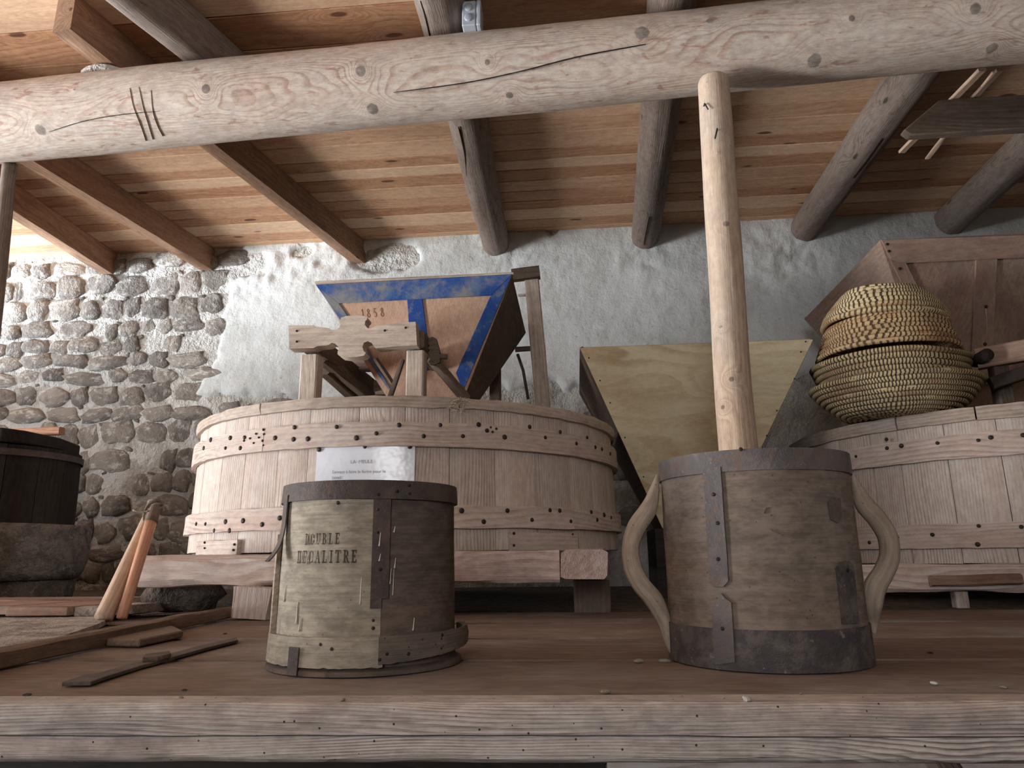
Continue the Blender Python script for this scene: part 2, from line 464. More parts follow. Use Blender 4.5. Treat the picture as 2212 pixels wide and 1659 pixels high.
def obj(name, V, Fc, mat, parent=None, axis=(1, 0, 0), gc=None, smooth=False, kf=None, bevel=0.0, up=None):
    V = np.asarray(V, float)
    c = (V.min(0) + V.max(0)) / 2
    if gc is None:
        a = np.asarray(axis, float)
        a = a / np.linalg.norm(a)
        u, v = frame(a) if up is None else (np.asarray(up, float), np.cross(a, np.asarray(up, float)))
        L = V - c
        gc = np.stack([L @ a, L @ u, L @ v], 1)
    me = mesh_data(name, V - c, Fc, mat, gc, smooth, kf, bevel)
    o = bpy.data.objects.new(name, me)
    return link(o, parent, c)


def grid_faces(nu, nv, wrap_v=True):
    Fc = []
    for i in range(nu - 1):
        for j in range(nv if wrap_v else nv - 1):
            k = (j + 1) % nv
            Fc.append((i * nv + j, i * nv + k, (i + 1) * nv + k, (i + 1) * nv + j))
    return Fc


def sweep(name, pts, sec, mat, parent=None, gcx=0.0, smooth=False, caps=True, kf=None, ref=None, bevel=0.0):
    """sweep section sec(i, t, s) -> list of (a, b) along a polyline; a along u (side), b along v"""
    P = np.array(pts, float)
    n = len(P)
    T = np.gradient(P, axis=0)
    T /= np.linalg.norm(T, axis=1)[:, None]
    s = np.concatenate([[0], np.cumsum(np.linalg.norm(np.diff(P, axis=0), axis=1))])
    V, G = [], []
    u, v = frame(T[0])
    if ref is not None:
        r = np.array(ref, float)
        v = r - T[0] * np.dot(r, T[0])
        v /= np.linalg.norm(v)
        u = np.cross(v, T[0])
    m = None
    for i in range(n):
        u = u - T[i] * np.dot(u, T[i])
        u /= np.linalg.norm(u)
        v = np.cross(T[i], u)
        q = sec(i, s[i] / max(s[-1], 1e-9), s[i])
        m = len(q)
        for a, b in q:
            V.append(P[i] + u * a + v * b)
            G.append((s[i] + gcx, a, b))
    Fc = grid_faces(n, m)
    if caps:
        Fc.append(tuple(range(m - 1, -1, -1)))
        Fc.append(tuple(range((n - 1) * m, n * m)))
    return obj(name, V, Fc, mat, parent, gc=G, smooth=smooth, kf=kf, bevel=bevel)


def circle(r, n, ph=0.0):
    return [(r * cos(2 * pi * k / n + ph), r * sin(2 * pi * k / n + ph)) for k in range(n)]


def lerp_pts(p0, p1, n):
    p0, p1 = np.array(p0, float), np.array(p1, float)
    return [p0 + (p1 - p0) * i / (n - 1) for i in range(n)]


def log(name, p0, p1, r0, r1, mat, parent=None, nl=60, nr=28, wob=0.05, bend=0.01, seed=0, flat=0.0, knots=(), end_round=0.0):
    """a tree trunk: slightly bent, tapering, irregular section; knots = [(along, angle, radius)]"""
    L = np.linalg.norm(np.array(p1, float) - np.array(p0, float))
    P = lerp_pts(p0, p1, nl)
    u, v = frame(np.array(p1, float) - np.array(p0, float))
    for i in range(nl):
        t = i / (nl - 1)
        k = sin(pi * t)
        P[i] = P[i] + u * bend * k * nz(t * 3 + seed, seed) * 2 + v * bend * k * nz(t * 3 + seed + 9, seed) * 2
    kfs = []

    def sec(i, t, s):
        r = r0 + (r1 - r0) * t
        if end_round > 0:
            e = min(s, L - s)
            if e < end_round:
                r *= 0.86 + 0.14 * sqrt(max(0.0, 1 - (1 - e / end_round) ** 2))
        out = []
        for k in range(nr):
            a = 2 * pi * k / nr
            rr = r * (1 + wob * nz(cos(a) * 0.9 + seed, sin(a) * 0.9, s * 1.5 + seed) + wob * 0.35 * nz(cos(a) * 3, sin(a) * 3 + seed, s * 6))
            if flat:
                rr = min(rr, r * (1 - flat) / max(abs(cos(a - pi / 4 * round(a / (pi / 4)))), 0.1) * 1.0)
            f = 0.0
            for (ks, ka, kr) in knots:
                da = (a - ka + pi) % (2 * pi) - pi
                d = hypot((s - ks), da * r) / kr
                f += exp(-abs(d) * 0.85) if d < 6 else 0.0
            rr += 0.004 * min(f, 1.0)
            kfs.append(min(f * 1.25, 1.2))
            out.append((rr * cos(a), rr * sin(a)))
        return out
    o = sweep(name, P, sec, mat, parent, smooth=True, kf=None)
    if knots:
        me = o.data
        k = me.attributes.new('kf', 'FLOAT', 'POINT')
        k.data.foreach_set('value', np.asarray(kfs, dtype=np.float32))
    return o


def beam(name, p0, p1, w, h, mat, parent=None, n=10, jit=0.003, ch=0.006, up=(0, 0, 1), seed=None, taper=1.0):
    """squared timber p0 -> p1, w across, h along 'up'"""
    sd = random.random() * 90 if seed is None else seed

    def sec(i, t, s):
        k = 1 + (taper - 1) * t
        a, b = w * k / 2, h * k / 2
        c = min(ch, a * 0.6, b * 0.6)
        q = [(-a + c, -b), (a - c, -b), (a, -b + c), (a, b - c), (a - c, b), (-a + c, b), (-a, b - c), (-a, -b + c)]
        return [(x + jit * nz(s * 6 + sd, j * 1.7, sd), y + jit * nz(s * 6 + sd, j * 1.7, sd + 20)) for j, (x, y) in enumerate(q)]
    return sweep(name, lerp_pts(p0, p1, n), sec, mat, parent, ref=up)


def plate(name, pts, thick, mat, parent=None, axis=(1, 0, 0), bevel=0.002, toward=None):
    """flat board with outline pts (3-D, coplanar), thickness pushed away from 'toward' (or along +normal if None)"""
    P = np.array(pts, float)
    n = np.zeros(3)
    for i in range(len(P)):
        a, b = P[i], P[(i + 1) % len(P)]
        n += np.cross(a, b)
    n /= np.linalg.norm(n)
    if toward is not None and np.dot(np.array(toward, float) - P.mean(0), n) > 0:
        n = -n
    k = len(P)
    V = np.concatenate([P, P + n * thick])
    Fc = [tuple(range(k)), tuple(range(2 * k - 1, k - 1, -1))]
    for i in range(k):
        j = (i + 1) % k
        Fc.append((i, i + k, j + k, j))
    return obj(name, V, Fc, mat, parent, axis=axis, bevel=bevel)


def arc(name, cx, cy, z0, z1, r0, r1, thick, th0, th1, mat, parent=None, n=24, nzs=2, vert=False, jit=0.0, seed=0.0, edge=0.0, bulge=0.0):
    """bent strip on a (conical) drum; r0 at z0, r1 at z1 is the OUTER radius"""
    V, G = [], []
    ringN = None
    prof = []
    for k in range(nzs + 1):
        t = k / nzs
        prof.append((z0 + (z1 - z0) * t, r0 + (r1 - r0) * t + bulge * sin(pi * t), 0))
    for k in range(nzs, -1, -1):
        t = k / nzs
        prof.append((z0 + (z1 - z0) * t, r0 + (r1 - r0) * t - thick + bulge * sin(pi * t), 1))
    m = len(prof)
    c = min(0.0025, thick * 0.35)
    for i in range(n + 1):
        th = th0 + (th1 - th0) * i / n
        for j, (z, r, inner) in enumerate(prof):
            zz, rr = z, r
            if not inner:
                rr += jit * nz(th * 9 + seed, z * 25, seed)
                if j == 0:
                    zz += edge * nz(th * 14 + seed, 3.0, seed)
                elif j == nzs:
                    zz += edge * nz(th * 14 + seed, 8.0, seed)
                if i in (0, n) and vert:
                    rr -= c
            V.append((cx + rr * sin(th), cy - rr * cos(th), zz))
            if vert:
                G.append((zz, th * r0, r - r0))
            else:
                G.append((th * r0, zz, r - r0))
    Fc = grid_faces(n + 1, m)
    Fc.append(tuple(range(m - 1, -1, -1)))
    Fc.append(tuple(range(n * m, (n + 1) * m)))
    return obj(name, V, Fc, mat, parent, gc=G)


def lathe(name, cx, cy, prof, mat, parent=None, n=64, caps=True, jit=0.0, seed=0.0, smooth=True):
    """prof = [(r, z)] bottom to top, closed top and bottom"""
    V, G = [], []
    for (r, z) in prof:
        for k in range(n):
            a = 2 * pi * k / n
            rr = r + jit * nz(cos(a) * 3 + seed, sin(a) * 3, z * 20 + seed)
            V.append((cx + rr * sin(a), cy - rr * cos(a), z))
            G.append((a * r, z, r))
    Fc = grid_faces(len(prof), n)
    if caps:
        Fc.append(tuple(range(n - 1, -1, -1)))
        Fc.append(tuple(range((len(prof) - 1) * n, len(prof) * n)))
    return obj(name, V, Fc, mat, parent, gc=G, smooth=smooth)


def tube(name, pts, r, mat, parent=None, nr=8, r1=None, sub=1):
    P = np.array(pts, float)
    if sub > 1:
        P = catmull(P, sub)
    n = len(P)

    def sec(i, t, s):
        rr = r if r1 is None else r + (r1 - r) * t
        return circle(rr, nr)
    return sweep(name, P, sec, mat, parent, smooth=True)


def catmull(P, sub):
    P = [np.array(p, float) for p in P]
    Q = [2 * P[0] - P[1]] + P + [2 * P[-1] - P[-2]]
    out = []
    for i in range(1, len(Q) - 2):
        for k in range(sub):
            t = k / sub
            a, b, c, d = Q[i - 1], Q[i], Q[i + 1], Q[i + 2]
            out.append(0.5 * (2 * b + (c - a) * t + (2 * a - 5 * b + 4 * c - d) * t * t + (3 * b - a - 3 * c + d) * t ** 3))
    out.append(P[-1])
    return np.array(out)


def lump(seed, nr=12, rings=3, h=1.0, sq=2.6):
    """flattened rounded stone facing -y, unit size in x and z; shared mesh data"""
    V, G = [], []
    prof = [(1.04, 0.35), (0.98, -0.35), (0.82, -0.8), (0.45, -1.0)]
    off = [1 + 0.34 * nz(seed * 3.1 + 2.0 * cos(2 * pi * k / nr), 2.0 * sin(2 * pi * k / nr), seed) for k in range(nr)]
    for (r, y) in prof:
        for k in range(nr):
            a = 2 * pi * k / nr
            e = (abs(cos(a)) ** sq + abs(sin(a)) ** sq) ** (-1 / sq)
            rr = r * e * off[k] * (1 + 0.07 * nz(seed + k * 1.3, r * 5))
            V.append((rr * cos(a) * 0.5, y * h * (1 + 0.25 * nz(seed * 2 + cos(a), sin(a), r * 3)), rr * sin(a) * 0.5))
    V.append((0, -1.05 * h, 0))
    Fc = grid_faces(4, nr)
    Fc += [(3 * nr + k, 3 * nr + (k + 1) % nr, 4 * nr) for k in range(nr)]
    return V, Fc


def inst(name, me, loc, parent=None, rot=None, scale=None):
    o = bpy.data.objects.new(name, me)
    link(o, parent, tuple(float(v) for v in loc))
    if rot is not None:
        o.rotation_euler = rot
    if scale is not None:
        o.scale = scale
    return o


def nail_mesh(r, h, seed=0):
    V = []
    for (rr, y) in ((1.0, 0.1), (1.0, -0.35), (0.62, -0.9)):
        for k in range(8):
            a = 2 * pi * k / 8
            V.append((r * rr * cos(a) * (1 + 0.15 * nz(k * 1.7, seed)), y * h, r * rr * sin(a)))
    V.append((0, -h, 0))
    Fc = grid_faces(3, 8) + [(16 + k, 16 + (k + 1) % 8, 24) for k in range(8)]
    return mesh_data('nail', V, Fc, M['nail'], np.array(V), True)


NAIL = nail_mesh(0.0082, 0.0042)
NAIL_S = nail_mesh(0.0045, 0.004, 3)
NAIL_XS = nail_mesh(0.0028, 0.0014, 5)


def nails_on_drum(px, cx, cy, R, parent, me=None, name='nail', bands=None):
    root = parent
    for (x, y) in px:
        th, z = on_cyl(x, y, cx, cy, R)
        if bands is not None:        # a nail belongs to the band segment it holds
            parent = root
            for (z0, z1, a, b, o) in bands:
                if z0 - 0.01 <= z <= z1 + 0.01 and any(a <= th + k * 2 * pi <= b for k in (-1, 0, 1)):
                    parent = o
        s = 0.8 + 0.4 * random.random()
        inst(name, me or NAIL, (cx + R * sin(th), cy - R * cos(th), z), parent, rot=(0, 0, th), scale=(s, 1, s))


# ------------------------------------------------------------------ setting: floor, walls, ceiling
def struct(o):
    o['kind'] = 'structure'
    return o


def box_vf(x0, x1, y0, y1, z0, z1):
    V = [(x, y, z) for x in (x0, x1) for y in (y0, y1) for z in (z0, z1)]
    return V, [(0, 1, 3, 2), (4, 6, 7, 5), (0, 4, 5, 1), (2, 3, 7, 6), (0, 2, 6, 4), (1, 5, 7, 3)]


def boxes(name, lst, mat, parent=None, axis=(1, 0, 0)):
    V, Fc = [], []
    for b in lst:
        v, f_ = box_vf(*b)
        k = len(V)
        V += v
        Fc += [tuple(i + k for i in q) for q in f_]
    return obj(name, V, Fc, mat, parent, axis=axis)


FLOOR_Z = -0.85
struct(boxes('floor', [(-6.2, 5.2, -4.2, 5.2, FLOOR_Z - 0.1, FLOOR_Z)], M['earth']))
# left wall with the barn door opening and the small window; right and front walls (behind the photographer)
struct(boxes('wall_left', [(-6.0, -5.6, -4.0, -2.0, FLOOR_Z, 2.5), (-6.0, -5.6, -2.0, 2.75, 1.95, 2.5), (-6.0, -5.6, 2.75, 3.3, FLOOR_Z, 2.5),
                           (-6.0, -5.6, 3.3, 4.2, FLOOR_Z, 1.2), (-6.0, -5.6, 3.3, 4.2, 2.1, 2.5), (-6.0, -5.6, 4.2, 5.1, FLOOR_Z, 2.5)], M['limewash'], axis=(0, 1, 0)))
struct(boxes('wall_right', [(4.6, 5.0, -4.0, 5.1, FLOOR_Z, 2.5)], M['limewash'], axis=(0, 1, 0)))
struct(boxes('wall_front', [(-5.6, -1.1, -4.0, -3.6, FLOOR_Z, 2.5), (0.3, 4.6, -4.0, -3.6, FLOOR_Z, 2.5), (-1.1, 0.3, -4.0, -3.6, FLOOR_Z, 0.65), (-1.1, 0.3, -4.0, -3.6, 1.65, 2.5)], M['limewash']))

WALL_Y = 4.70


def build_wall_back():
    xs = np.arange(-5.9, 4.9, 0.045)
    zs = np.arange(FLOOR_Z, 2.52, 0.045)
    V = []
    for x in xs:
        for z in zs:
            V.append((x, WALL_Y + 0.002 + 0.016 * nz(x * 5, z * 5, 1) + 0.014 * nz(x * 17, z * 17, 4), z))
    Fc = grid_faces(len(xs), len(zs), wrap_v=False)
    w = struct(obj('wall_back', V, Fc, M['mortar'], smooth=True))
    # ---- plaster coat with a broken edge
    edge = [(2.6, atY(520, 560, WALL_Y)[0]), (atY(497, 590, WALL_Y)[2], atY(490, 590, WALL_Y)[0]), (atY(482, 713, WALL_Y)[2], atY(470, 713, WALL_Y)[0]),
            (atY(451, 787, WALL_Y)[2], atY(445, 787, WALL_Y)[0]), (atY(417, 868, WALL_Y)[2], atY(405, 868, WALL_Y)[0]), (0.0, atY(395, 950, WALL_Y)[0])]
    zb = atY(1230, 848, WALL_Y)[2]
    patch = [(atY(835, 562, WALL_Y), 0.17, 0.075), (atY(505, 572, WALL_Y), 0.16, 0.07), (atY(655, 545, WALL_Y), 0.05, 0.03), (atY(1195, 500, WALL_Y), 0.03, 0.02)]

    def cover(x, z):
        for (za, xa), (zc, xc) in zip(edge, edge[1:]):
            if za >= z >= zc:
                xb = xa + (xc - xa) * (za - z) / (za - zc)
                break
        else:
            xb = edge[-1][1]
        f = min(x - xb, (z - zb) * 0.9 + 0.03 * sin(x * 3))
        for p, rx, rz in patch:
            f = min(f, (hypot((x - p[0]) / rx, (z - p[2]) / rz) - 1) * 0.1)
        return f + 0.06 * nz(x * 4, z * 4, 7) + 0.035 * nz(x * 13, z * 13, 2)
    rough_at = [(atY(1100, 545, WALL_Y), 0.28), (atY(700, 545, WALL_Y), 0.45), (atY(1390, 560, WALL_Y), 0.22), (atY(1700, 555, WALL_Y), 0.40), (atY(560, 600, WALL_Y), 0.3)]
    xs = np.arange(-3.2, 4.5, 0.022)
    zs = np.arange(0.75, 2.47, 0.022)
    idx, V, Fc = {}, [], []
    C = [[cover(x, z) for z in zs] for x in xs]
    for i in range(len(xs) - 1):
        for j in range(len(zs) - 1):
            if max(C[i][j], C[i + 1][j], C[i + 1][j + 1], C[i][j + 1]) < 0.0:
                continue
            q = []
            for a, b in ((i, j), (i + 1, j), (i + 1, j + 1), (i, j + 1)):
                if (a, b) not in idx:
                    x, z = xs[a], zs[b]
                    f = min(max(C[a][b] / 0.07, 0.0), 1.0)
                    f = f * f * (3 - 2 * f)
                    am = 0.005
                    for p, r in rough_at:
                        am += 0.017 * max(0.0, 1 - hypot(x - p[0], (z - p[2]) * 1.4) / r) ** 0.7
                    y = WALL_Y + 0.03 - 0.055 * f + am * (0.8 * nz(x * 9, z * 9, 3) + 0.8 * nz(x * 24, z * 24, 5) + 0.5 * nz(x * 45, z * 45, 8)) + 0.008 * nz(x * 1.5, z * 1.5, 9)
                    idx[(a, b)] = len(V)
                    V.append((x, y, z))
                q.append(idx[(a, b)])
            Fc.append(tuple(q))
    obj('plaster', V, Fc, M['plaster'], w, smooth=True)
    # ---- field stones, each its own piece
    base = []
    for k in range(10):
        v, f_ = lump(k * 1.37 + 0.5, nr=13, sq=2.2 + 0.25 * (k % 5))
        base.append(mesh_data('stone', v, f_, M['stone'], np.array(v) * np.array([0.18, 0.05, 0.15]) + k * 1.7, True))
    rnd = random.Random(11)
    z = -0.1
    n = 0
    while z < 2.40:
        h = rnd.uniform(0.105, 0.185) if z < 2.2 else rnd.uniform(0.08, 0.14)
        x = -4.75 + rnd.uniform(0, 0.1)
        while x < 0.9:
            wd = rnd.uniform(0.10, 0.27) * (1.0 if h > 0.12 else 1.25)
            cx, cz = x + wd / 2, z + h / 2 + rnd.uniform(-0.022, 0.022) + 0.03 * nz(x * 1.2, z)
            x += wd + rnd.uniform(-0.004, 0.016)
            f = cover(cx, cz)
            keep = f < 0.02
            if cx > -1.95 and cz < 2.0:
                keep = keep and (cx > 0.02) and cz < zb + 0.05 and cz > 0.35
            if cz < 0.05 and cx > -2.0:
                keep = False
            if rnd.random() < 0.05:
                keep = False
            if not keep:
                continue
            sx, sz = wd * 1.06, h * rnd.uniform(0.92, 1.1)
            dep = rnd.uniform(0.020, 0.05)
            inst('stone', rnd.choice(base), (cx, WALL_Y + 0.012, cz), w, rot=(rnd.uniform(-.1, .1), rnd.uniform(-.14, .14), rnd.uniform(-.12, .12)), scale=(sx, dep, sz))
            n += 1
            if rnd.random() < 0.28:      # small pinning stones in the joints
                inst('stone', rnd.choice(base), (cx + wd * 0.5, WALL_Y + 0.012, cz + h * 0.48), w, rot=(0, rnd.uniform(-.6, .6), 0),
                     scale=(rnd.uniform(.03, .07), 0.022, rnd.uniform(.02, .04)))
        z += h + 0.006
    return w


wall_back = build_wall_back()

CEIL = 2.44
ceiling = struct(boxes('ceiling', [(-5.7, 4.7, -4.0, 4.95, CEIL + 0.026, CEIL + 0.06)], M['ceiling_pine']))
y = -3.9
k = 0
while y < 4.78:
    wd = random.choice((0.106, 0.106, 0.13, 0.16, 0.212)) if y > 2.62 else 0.212
    beam('plank', (-5.6, y + wd / 2, CEIL + 0.0125), (4.6, y + wd / 2, CEIL + 0.0125), wd - 0.003, 0.025, M['ceiling_pine'], ceiling, n=3, jit=0.0, ch=0.004)
    y += wd
    k += 1


# ------------------------------------------------------------------ roof timbers
def clampz(o, ztop):
    wz = WL[o.name].z
    for v in o.data.vertices:
        if v.co.z + wz > ztop:
            v.co.z = ztop - wz
    return o


B0, B1, BR0, BR1 = (-3.6, 2.645, 2.083), (2.9, 2.355, 2.107), 0.174, 0.150
bknots = []
for (x, y_, r) in ((87, 281, .022), (803, 234, .022), (777, 152, .019), (445, 192, .018), (1388, 70, .026), (1760, 131, .024), (1100, 204, .014), (2105, 20, .018), (2140, 105, .018),
                   (1052, 133, .010), (1535, 45, .012), (420, 320, .012), (160, 195, .006), (1840, 40, .010)):
    s, a, q = on_log(x, y_, B0, B1, BR0, BR1)
    bknots.append((s, a, r * 1.45))
main_beam = log('main_beam', B0, B1, BR0, BR1, M['beam_log'], nl=760, nr=110, wob=0.035, bend=0.012, seed=3, knots=bknots)
tag(main_beam, 'thick pale round log beam running across the whole picture under the rafters', 'beam', kind='thing')


def crack_on_log(px, width, parent, name='drying_crack', B0=B0, B1=B1, BR0=BR0, BR1=BR1):
    L = []
    pts = catmull([np.array([a, b, 0.0]) for a, b in px], 10)
    ax = np.array(B1) - np.array(B0)
    ax /= np.linalg.norm(ax)
    for p in pts:
        s, a, q = on_log(p[0], p[1], B0, B1, BR0 * 1.0, BR1 * 1.0)
        cen = np.array(B0) + ax * s
        nrm = (q - cen) / np.linalg.norm(q - cen)
        L.append((q, nrm))
    V = []
    n = len(L)
    for i, (q, nrm) in enumerate(L):
        t = i / (n - 1)
        w = width * sqrt(max(sin(pi * t), 0.02)) * (0.8 + 0.5 * nz(i * 0.7, 2))
        side = np.cross(nrm, ax)
        side /= np.linalg.norm(side)
        for a, b in ((-w / 2, -0.008), (-w / 2, 0.0012), (w / 2, 0.0012), (w / 2, -0.008)):
            V.append(q + side * a + nrm * b)
    Fc = grid_faces(n, 4) + [(3, 2, 1, 0), tuple(range((n - 1) * 4, n * 4))]
    obj(name, V, Fc, M['crack'] if name == 'drying_crack' else M['ink_date'], parent)


crack_on_log([(850, 200), (1000, 180), (1120, 155), (1250, 122), (1395, 95)], 0.0045, main_beam)
crack_on_log([(1730, 108), (1800, 95), (1900, 82), (2020, 62)], 0.0035, main_beam)
crack_on_log([(2070, 82), (2140, 68), (2212, 52)], 0.005, main_beam)
crack_on_log([(105, 285), (180, 262), (260, 248), (345, 240)], 0.003, main_beam)
crack_on_log([(280, 190), (288, 230), (305, 275), (315, 305)], 0.0016, main_beam, 'saw_mark')
crack_on_log([(300, 188), (310, 235), (322, 275), (330, 302)], 0.0016, main_beam, 'saw_mark')
crack_on_log([(326, 195), (330, 240), (340, 272), (352, 295)], 0.0016, main_beam, 'saw_mark')

RB = 2.26


def rafter_log(px_wall, px_near, ynear, r_wall, r_near, label, seed, far=WALL_Y + 0.02, cracks=()):
    a = atZ(px_wall[0], px_wall[1], RB)
    b = atZ(px_near[0], px_near[1], RB)
    d = (b - a) / (b[1] - a[1])
    p1 = a + d * (far - a[1])
    p0 = a + d * (ynear - a[1])
    p1[2], p0[2] = RB + r_wall, RB + r_near
    o = log('log_rafter', p0, p1, r_near, r_wall, M['log_grey'], nl=90, nr=36, wob=0.07, bend=0.012, seed=seed, flat=0.03)
    clampz(o, CEIL - 0.001)
    for cpx, cw in cracks:
        crack_on_log(cpx, cw, o, B0=p0, B1=p1, BR0=r_near, BR1=r_wall)
    return tag(o, label, 'rafter', 'round log rafters', 'thing')


rafter_log((1072, 558), (1008, 290), 1.0, 0.097, 0.110, 'grey log rafter above the blue hopper, with the junction box on its flank', 21,
           cracks=(([(990, 275), (1003, 330), (1008, 380)], 0.006), ([(908, 2), (918, 35), (928, 80)], 0.006)))
rafter_log((1394, 548), (1436, 220), 1.0, 0.097, 0.105, 'grey faceted log rafter next to the upright prop pole', 34, cracks=(([(1452, 228), (1438, 290), (1430, 340)], 0.005), ([(1402, 470), (1396, 500), (1390, 530)], 0.005)))
rafter_log((1738, 528), (1985, 190), 1.0, 0.100, 0.112, 'brown-grey log rafter slanting behind the thin ceiling laths', 47, cracks=(([(1905, 300), (1870, 350), (1842, 385)], 0.005),))
rafter_log((2062, 505), (2212, 372), 1.0, 0.108, 0.112, 'rightmost log rafter, ending above the dark wooden hopper', 58)
# old rafter that stops just behind the main beam
ga, gb = atZ(400, 118, RB), atZ(255, 0, RB)
gd = (gb - ga) / (gb[1] - ga[1])
g0, g1 = ga + gd * (1.0 - ga[1]), ga + gd * (2.98 - ga[1])
g0[2] = g1[2] = RB + 0.10
o = log('log_rafter', g0, g1, 0.108, 0.102, M['log_grey'], nl=60, nr=36, wob=0.07, bend=0.006, seed=71, flat=0.03)
clampz(o, CEIL - 0.001)
tag(o, 'cracked log rafter at top left, ending over the main beam', 'rafter', 'round log rafters', 'thing')


def rafter_square(px_wall, px_near, ynear, label, w=0.092, h=0.170):
    a = atZ(px_wall[0], px_wall[1], RB)
    b = atZ(px_near[0], px_near[1], RB)
    d = (b - a) / (b[1] - a[1])
    p1 = a + d * (WALL_Y + 0.03 - a[1])
    p0 = a + d * (ynear - a[1])
    p0[2] = p1[2] = RB + 0.009 + h / 2
    o = beam('squared_rafter', p0, p1, w, h, M['rafter_pine'], n=24, jit=0.003, ch=0.004)
    return tag(o, label, 'rafter', 'squared rafters', 'thing')


rafter_square((235, 597), (20, 462), 1.2, 'squared brown rafter nearest the corner, beside the thin prop')
rafter_square((452, 590), (88, 372), 1.2, 'squared brown rafter whose end meets the bare stone wall')
rafter_square((775, 572), (490, 350), 2.28, 'squared brown rafter with a sawn-off end lying over the beam')

# flat stone wedge between beam and squared rafter
wp = atZ(212, 152, RB - 0.02)
V, Fc = [], []
for kk, (rz) in enumerate((-0.02, 0.02)):
    for k in range(12):
        a = 2 * pi * k / 12
        V.append((wp[0] + 0.10 * cos(a) * (1 + 0.3 * nz(k * 1.1, 2)), wp[1] + 0.05 + 0.07 * sin(a), RB - 0.012 + rz * 0.5 + 0.012 * nz(k * 0.9, kk)))
Fc = grid_faces(2, 12) + [tuple(range(11, -1, -1)), tuple(range(12, 24))]
tag(obj('wedge_stone', V, Fc, M['mortar']), 'thin white mortar shim on top of the main beam', 'shim')

# upright prop under the beam, right of the centre, standing behind the two-handled measure
PY = 2.395
pt, pb = atY(1541, 172, PY), atY(1592, 960, PY)
dirv = (pt - pb) / (pt[2] - pb[2])
p0 = pb - dirv * pb[2]
p1 = pt.copy()
s_knots = []
for (x, y_, r) in ((1568, 483, .014), (1581, 820, .012), (1558, 705, .008), (1562, 880, .010), (1530, 640, .006), (1527, 178, .005), (1578, 315, .005), (1551, 330, .004)):
    s, a, q = on_log(x, y_, p0, p1, 0.064, 0.058)
    s_knots.append((s, a, r))
post = log('prop_pole', p0, p1, 0.064, 0.058, M['post_log'], nl=420, nr=64, wob=0.04, bend=0.006, seed=12, knots=s_knots, end_round=0.03)
tag(post, 'tall upright round prop pole standing behind the measure with two handles', 'pole', kind='thing')
for (xa, ya, xb, yb) in ((1521, 228, 1528, 241), (1548, 282, 1543, 304)):
    a, b = on_log(xa, ya, p0, p1, 0.066, 0.060)[2], on_log(xb, yb, p0, p1, 0.066, 0.060)[2]
    tube('bent_nail', [a + np.array([0, .01, 0]), a + np.array([0, -.012, 0]), b + np.array([0, -.014, 0])], 0.0028, M['nail'], post, nr=6)

# thin prop at the left edge
la, lb = atY(20, 362, 2.68), atY(-2, 565, 2.68)
ld = (la - lb) / (la[2] - lb[2])
l0 = lb + ld * (-0.012 - lb[2])
o = log('prop_pole', l0, la + ld * 0.02, 0.040, 0.030, M['log_grey'], nl=60, nr=14, wob=0.12, bend=0.012, seed=5)
tag(o, 'thin grey prop pole cut by the left edge of the picture', 'pole', kind='thing')

# junction box on the flank of the middle log rafter
jb = atY(1003, 77, 2.36)
jx, jy, jz = jb[0] - 0.010, 2.36, RB - 0.040
junction = thing('junction_box', (jx, jy, jz), 'small white plastic electrical junction box fixed beside a log rafter', 'junction box')
V, Fc = box_vf(jx, jx + 0.055, jy, jy + 0.085, jz, jz + 0.115)
housing = obj('housing', V, Fc, M['plastic'], junction, bevel=0.004)
V, Fc = box_vf(jx + 0.057, jx + 0.075, jy - 0.001, jy + 0.086, jz - 0.001, jz + 0.116)
obj('lid', V, Fc, M['plastic'], junction, bevel=0.004)
for kz in (0.035, 0.083):
    V, G = [], []
    for (r, yy) in ((0.018, 0.002), (0.018, -0.003), (0.012, -0.006)):
        for k in range(14):
            a = 2 * pi * k / 14
            V.append((jx + 0.027 + r * cos(a), jy + yy, jz + kz + r * sin(a)))
    obj('knockout', V, grid_faces(3, 14) + [tuple(range(28, 42))], M['plastic_cap'], housing, smooth=True)

# board and laths tucked under the rafters at the right
bY = 2.95
q0, q1 = atY(1985, 268, bY), atY(2330, 250, bY)
V = []
zb0, zt0 = atY(2000, 290, bY)[2], atY(2040, 214, bY)[2]
xl, xt = atY(1950, 270, bY)[0], atY(2030, 214, bY)[0]
x_end = xl + 1.6
out = [(xl, zb0 + 0.028), (xl + 0.028, zb0), (x_end, zb0), (x_end, zt0), (xt, zt0)]
hb = plate('hung_board', [(x, bY, z) for x, z in out], 0.045, M['dark_wood'], axis=(1, 0, 0), bevel=0.006, toward=(0, 0, 1))
tag(hb, 'dark board with a slanted end hung under the rafters at top right', 'board')
for (a, b, w, h, m, lb_) in (((2122, 150), (1948, 328), 0.034, 0.016, 'stick_wood', 'long thin lath running above the slant-ended board'),
                             ((2160, 150), (2040, 280), 0.030, 0.016, 'board_wood', 'short reddish lath above the slant-ended board'),
                             ((2150, 155), (2004, 342), 0.026, 0.012, 'stick_wood', 'narrow bright lath with a pointed end below the slant-ended board')):
    za = zt0 + 0.02
    pa, pb_ = atZ(a[0], a[1], za), atZ(b[0], b[1], za)
    o = beam('ceiling_lath', pa, pb_, w, h, M[m], n=8, jit=0.002, ch=0.003)
    tag(o, lb_, 'lath', 'laths under the rafters')


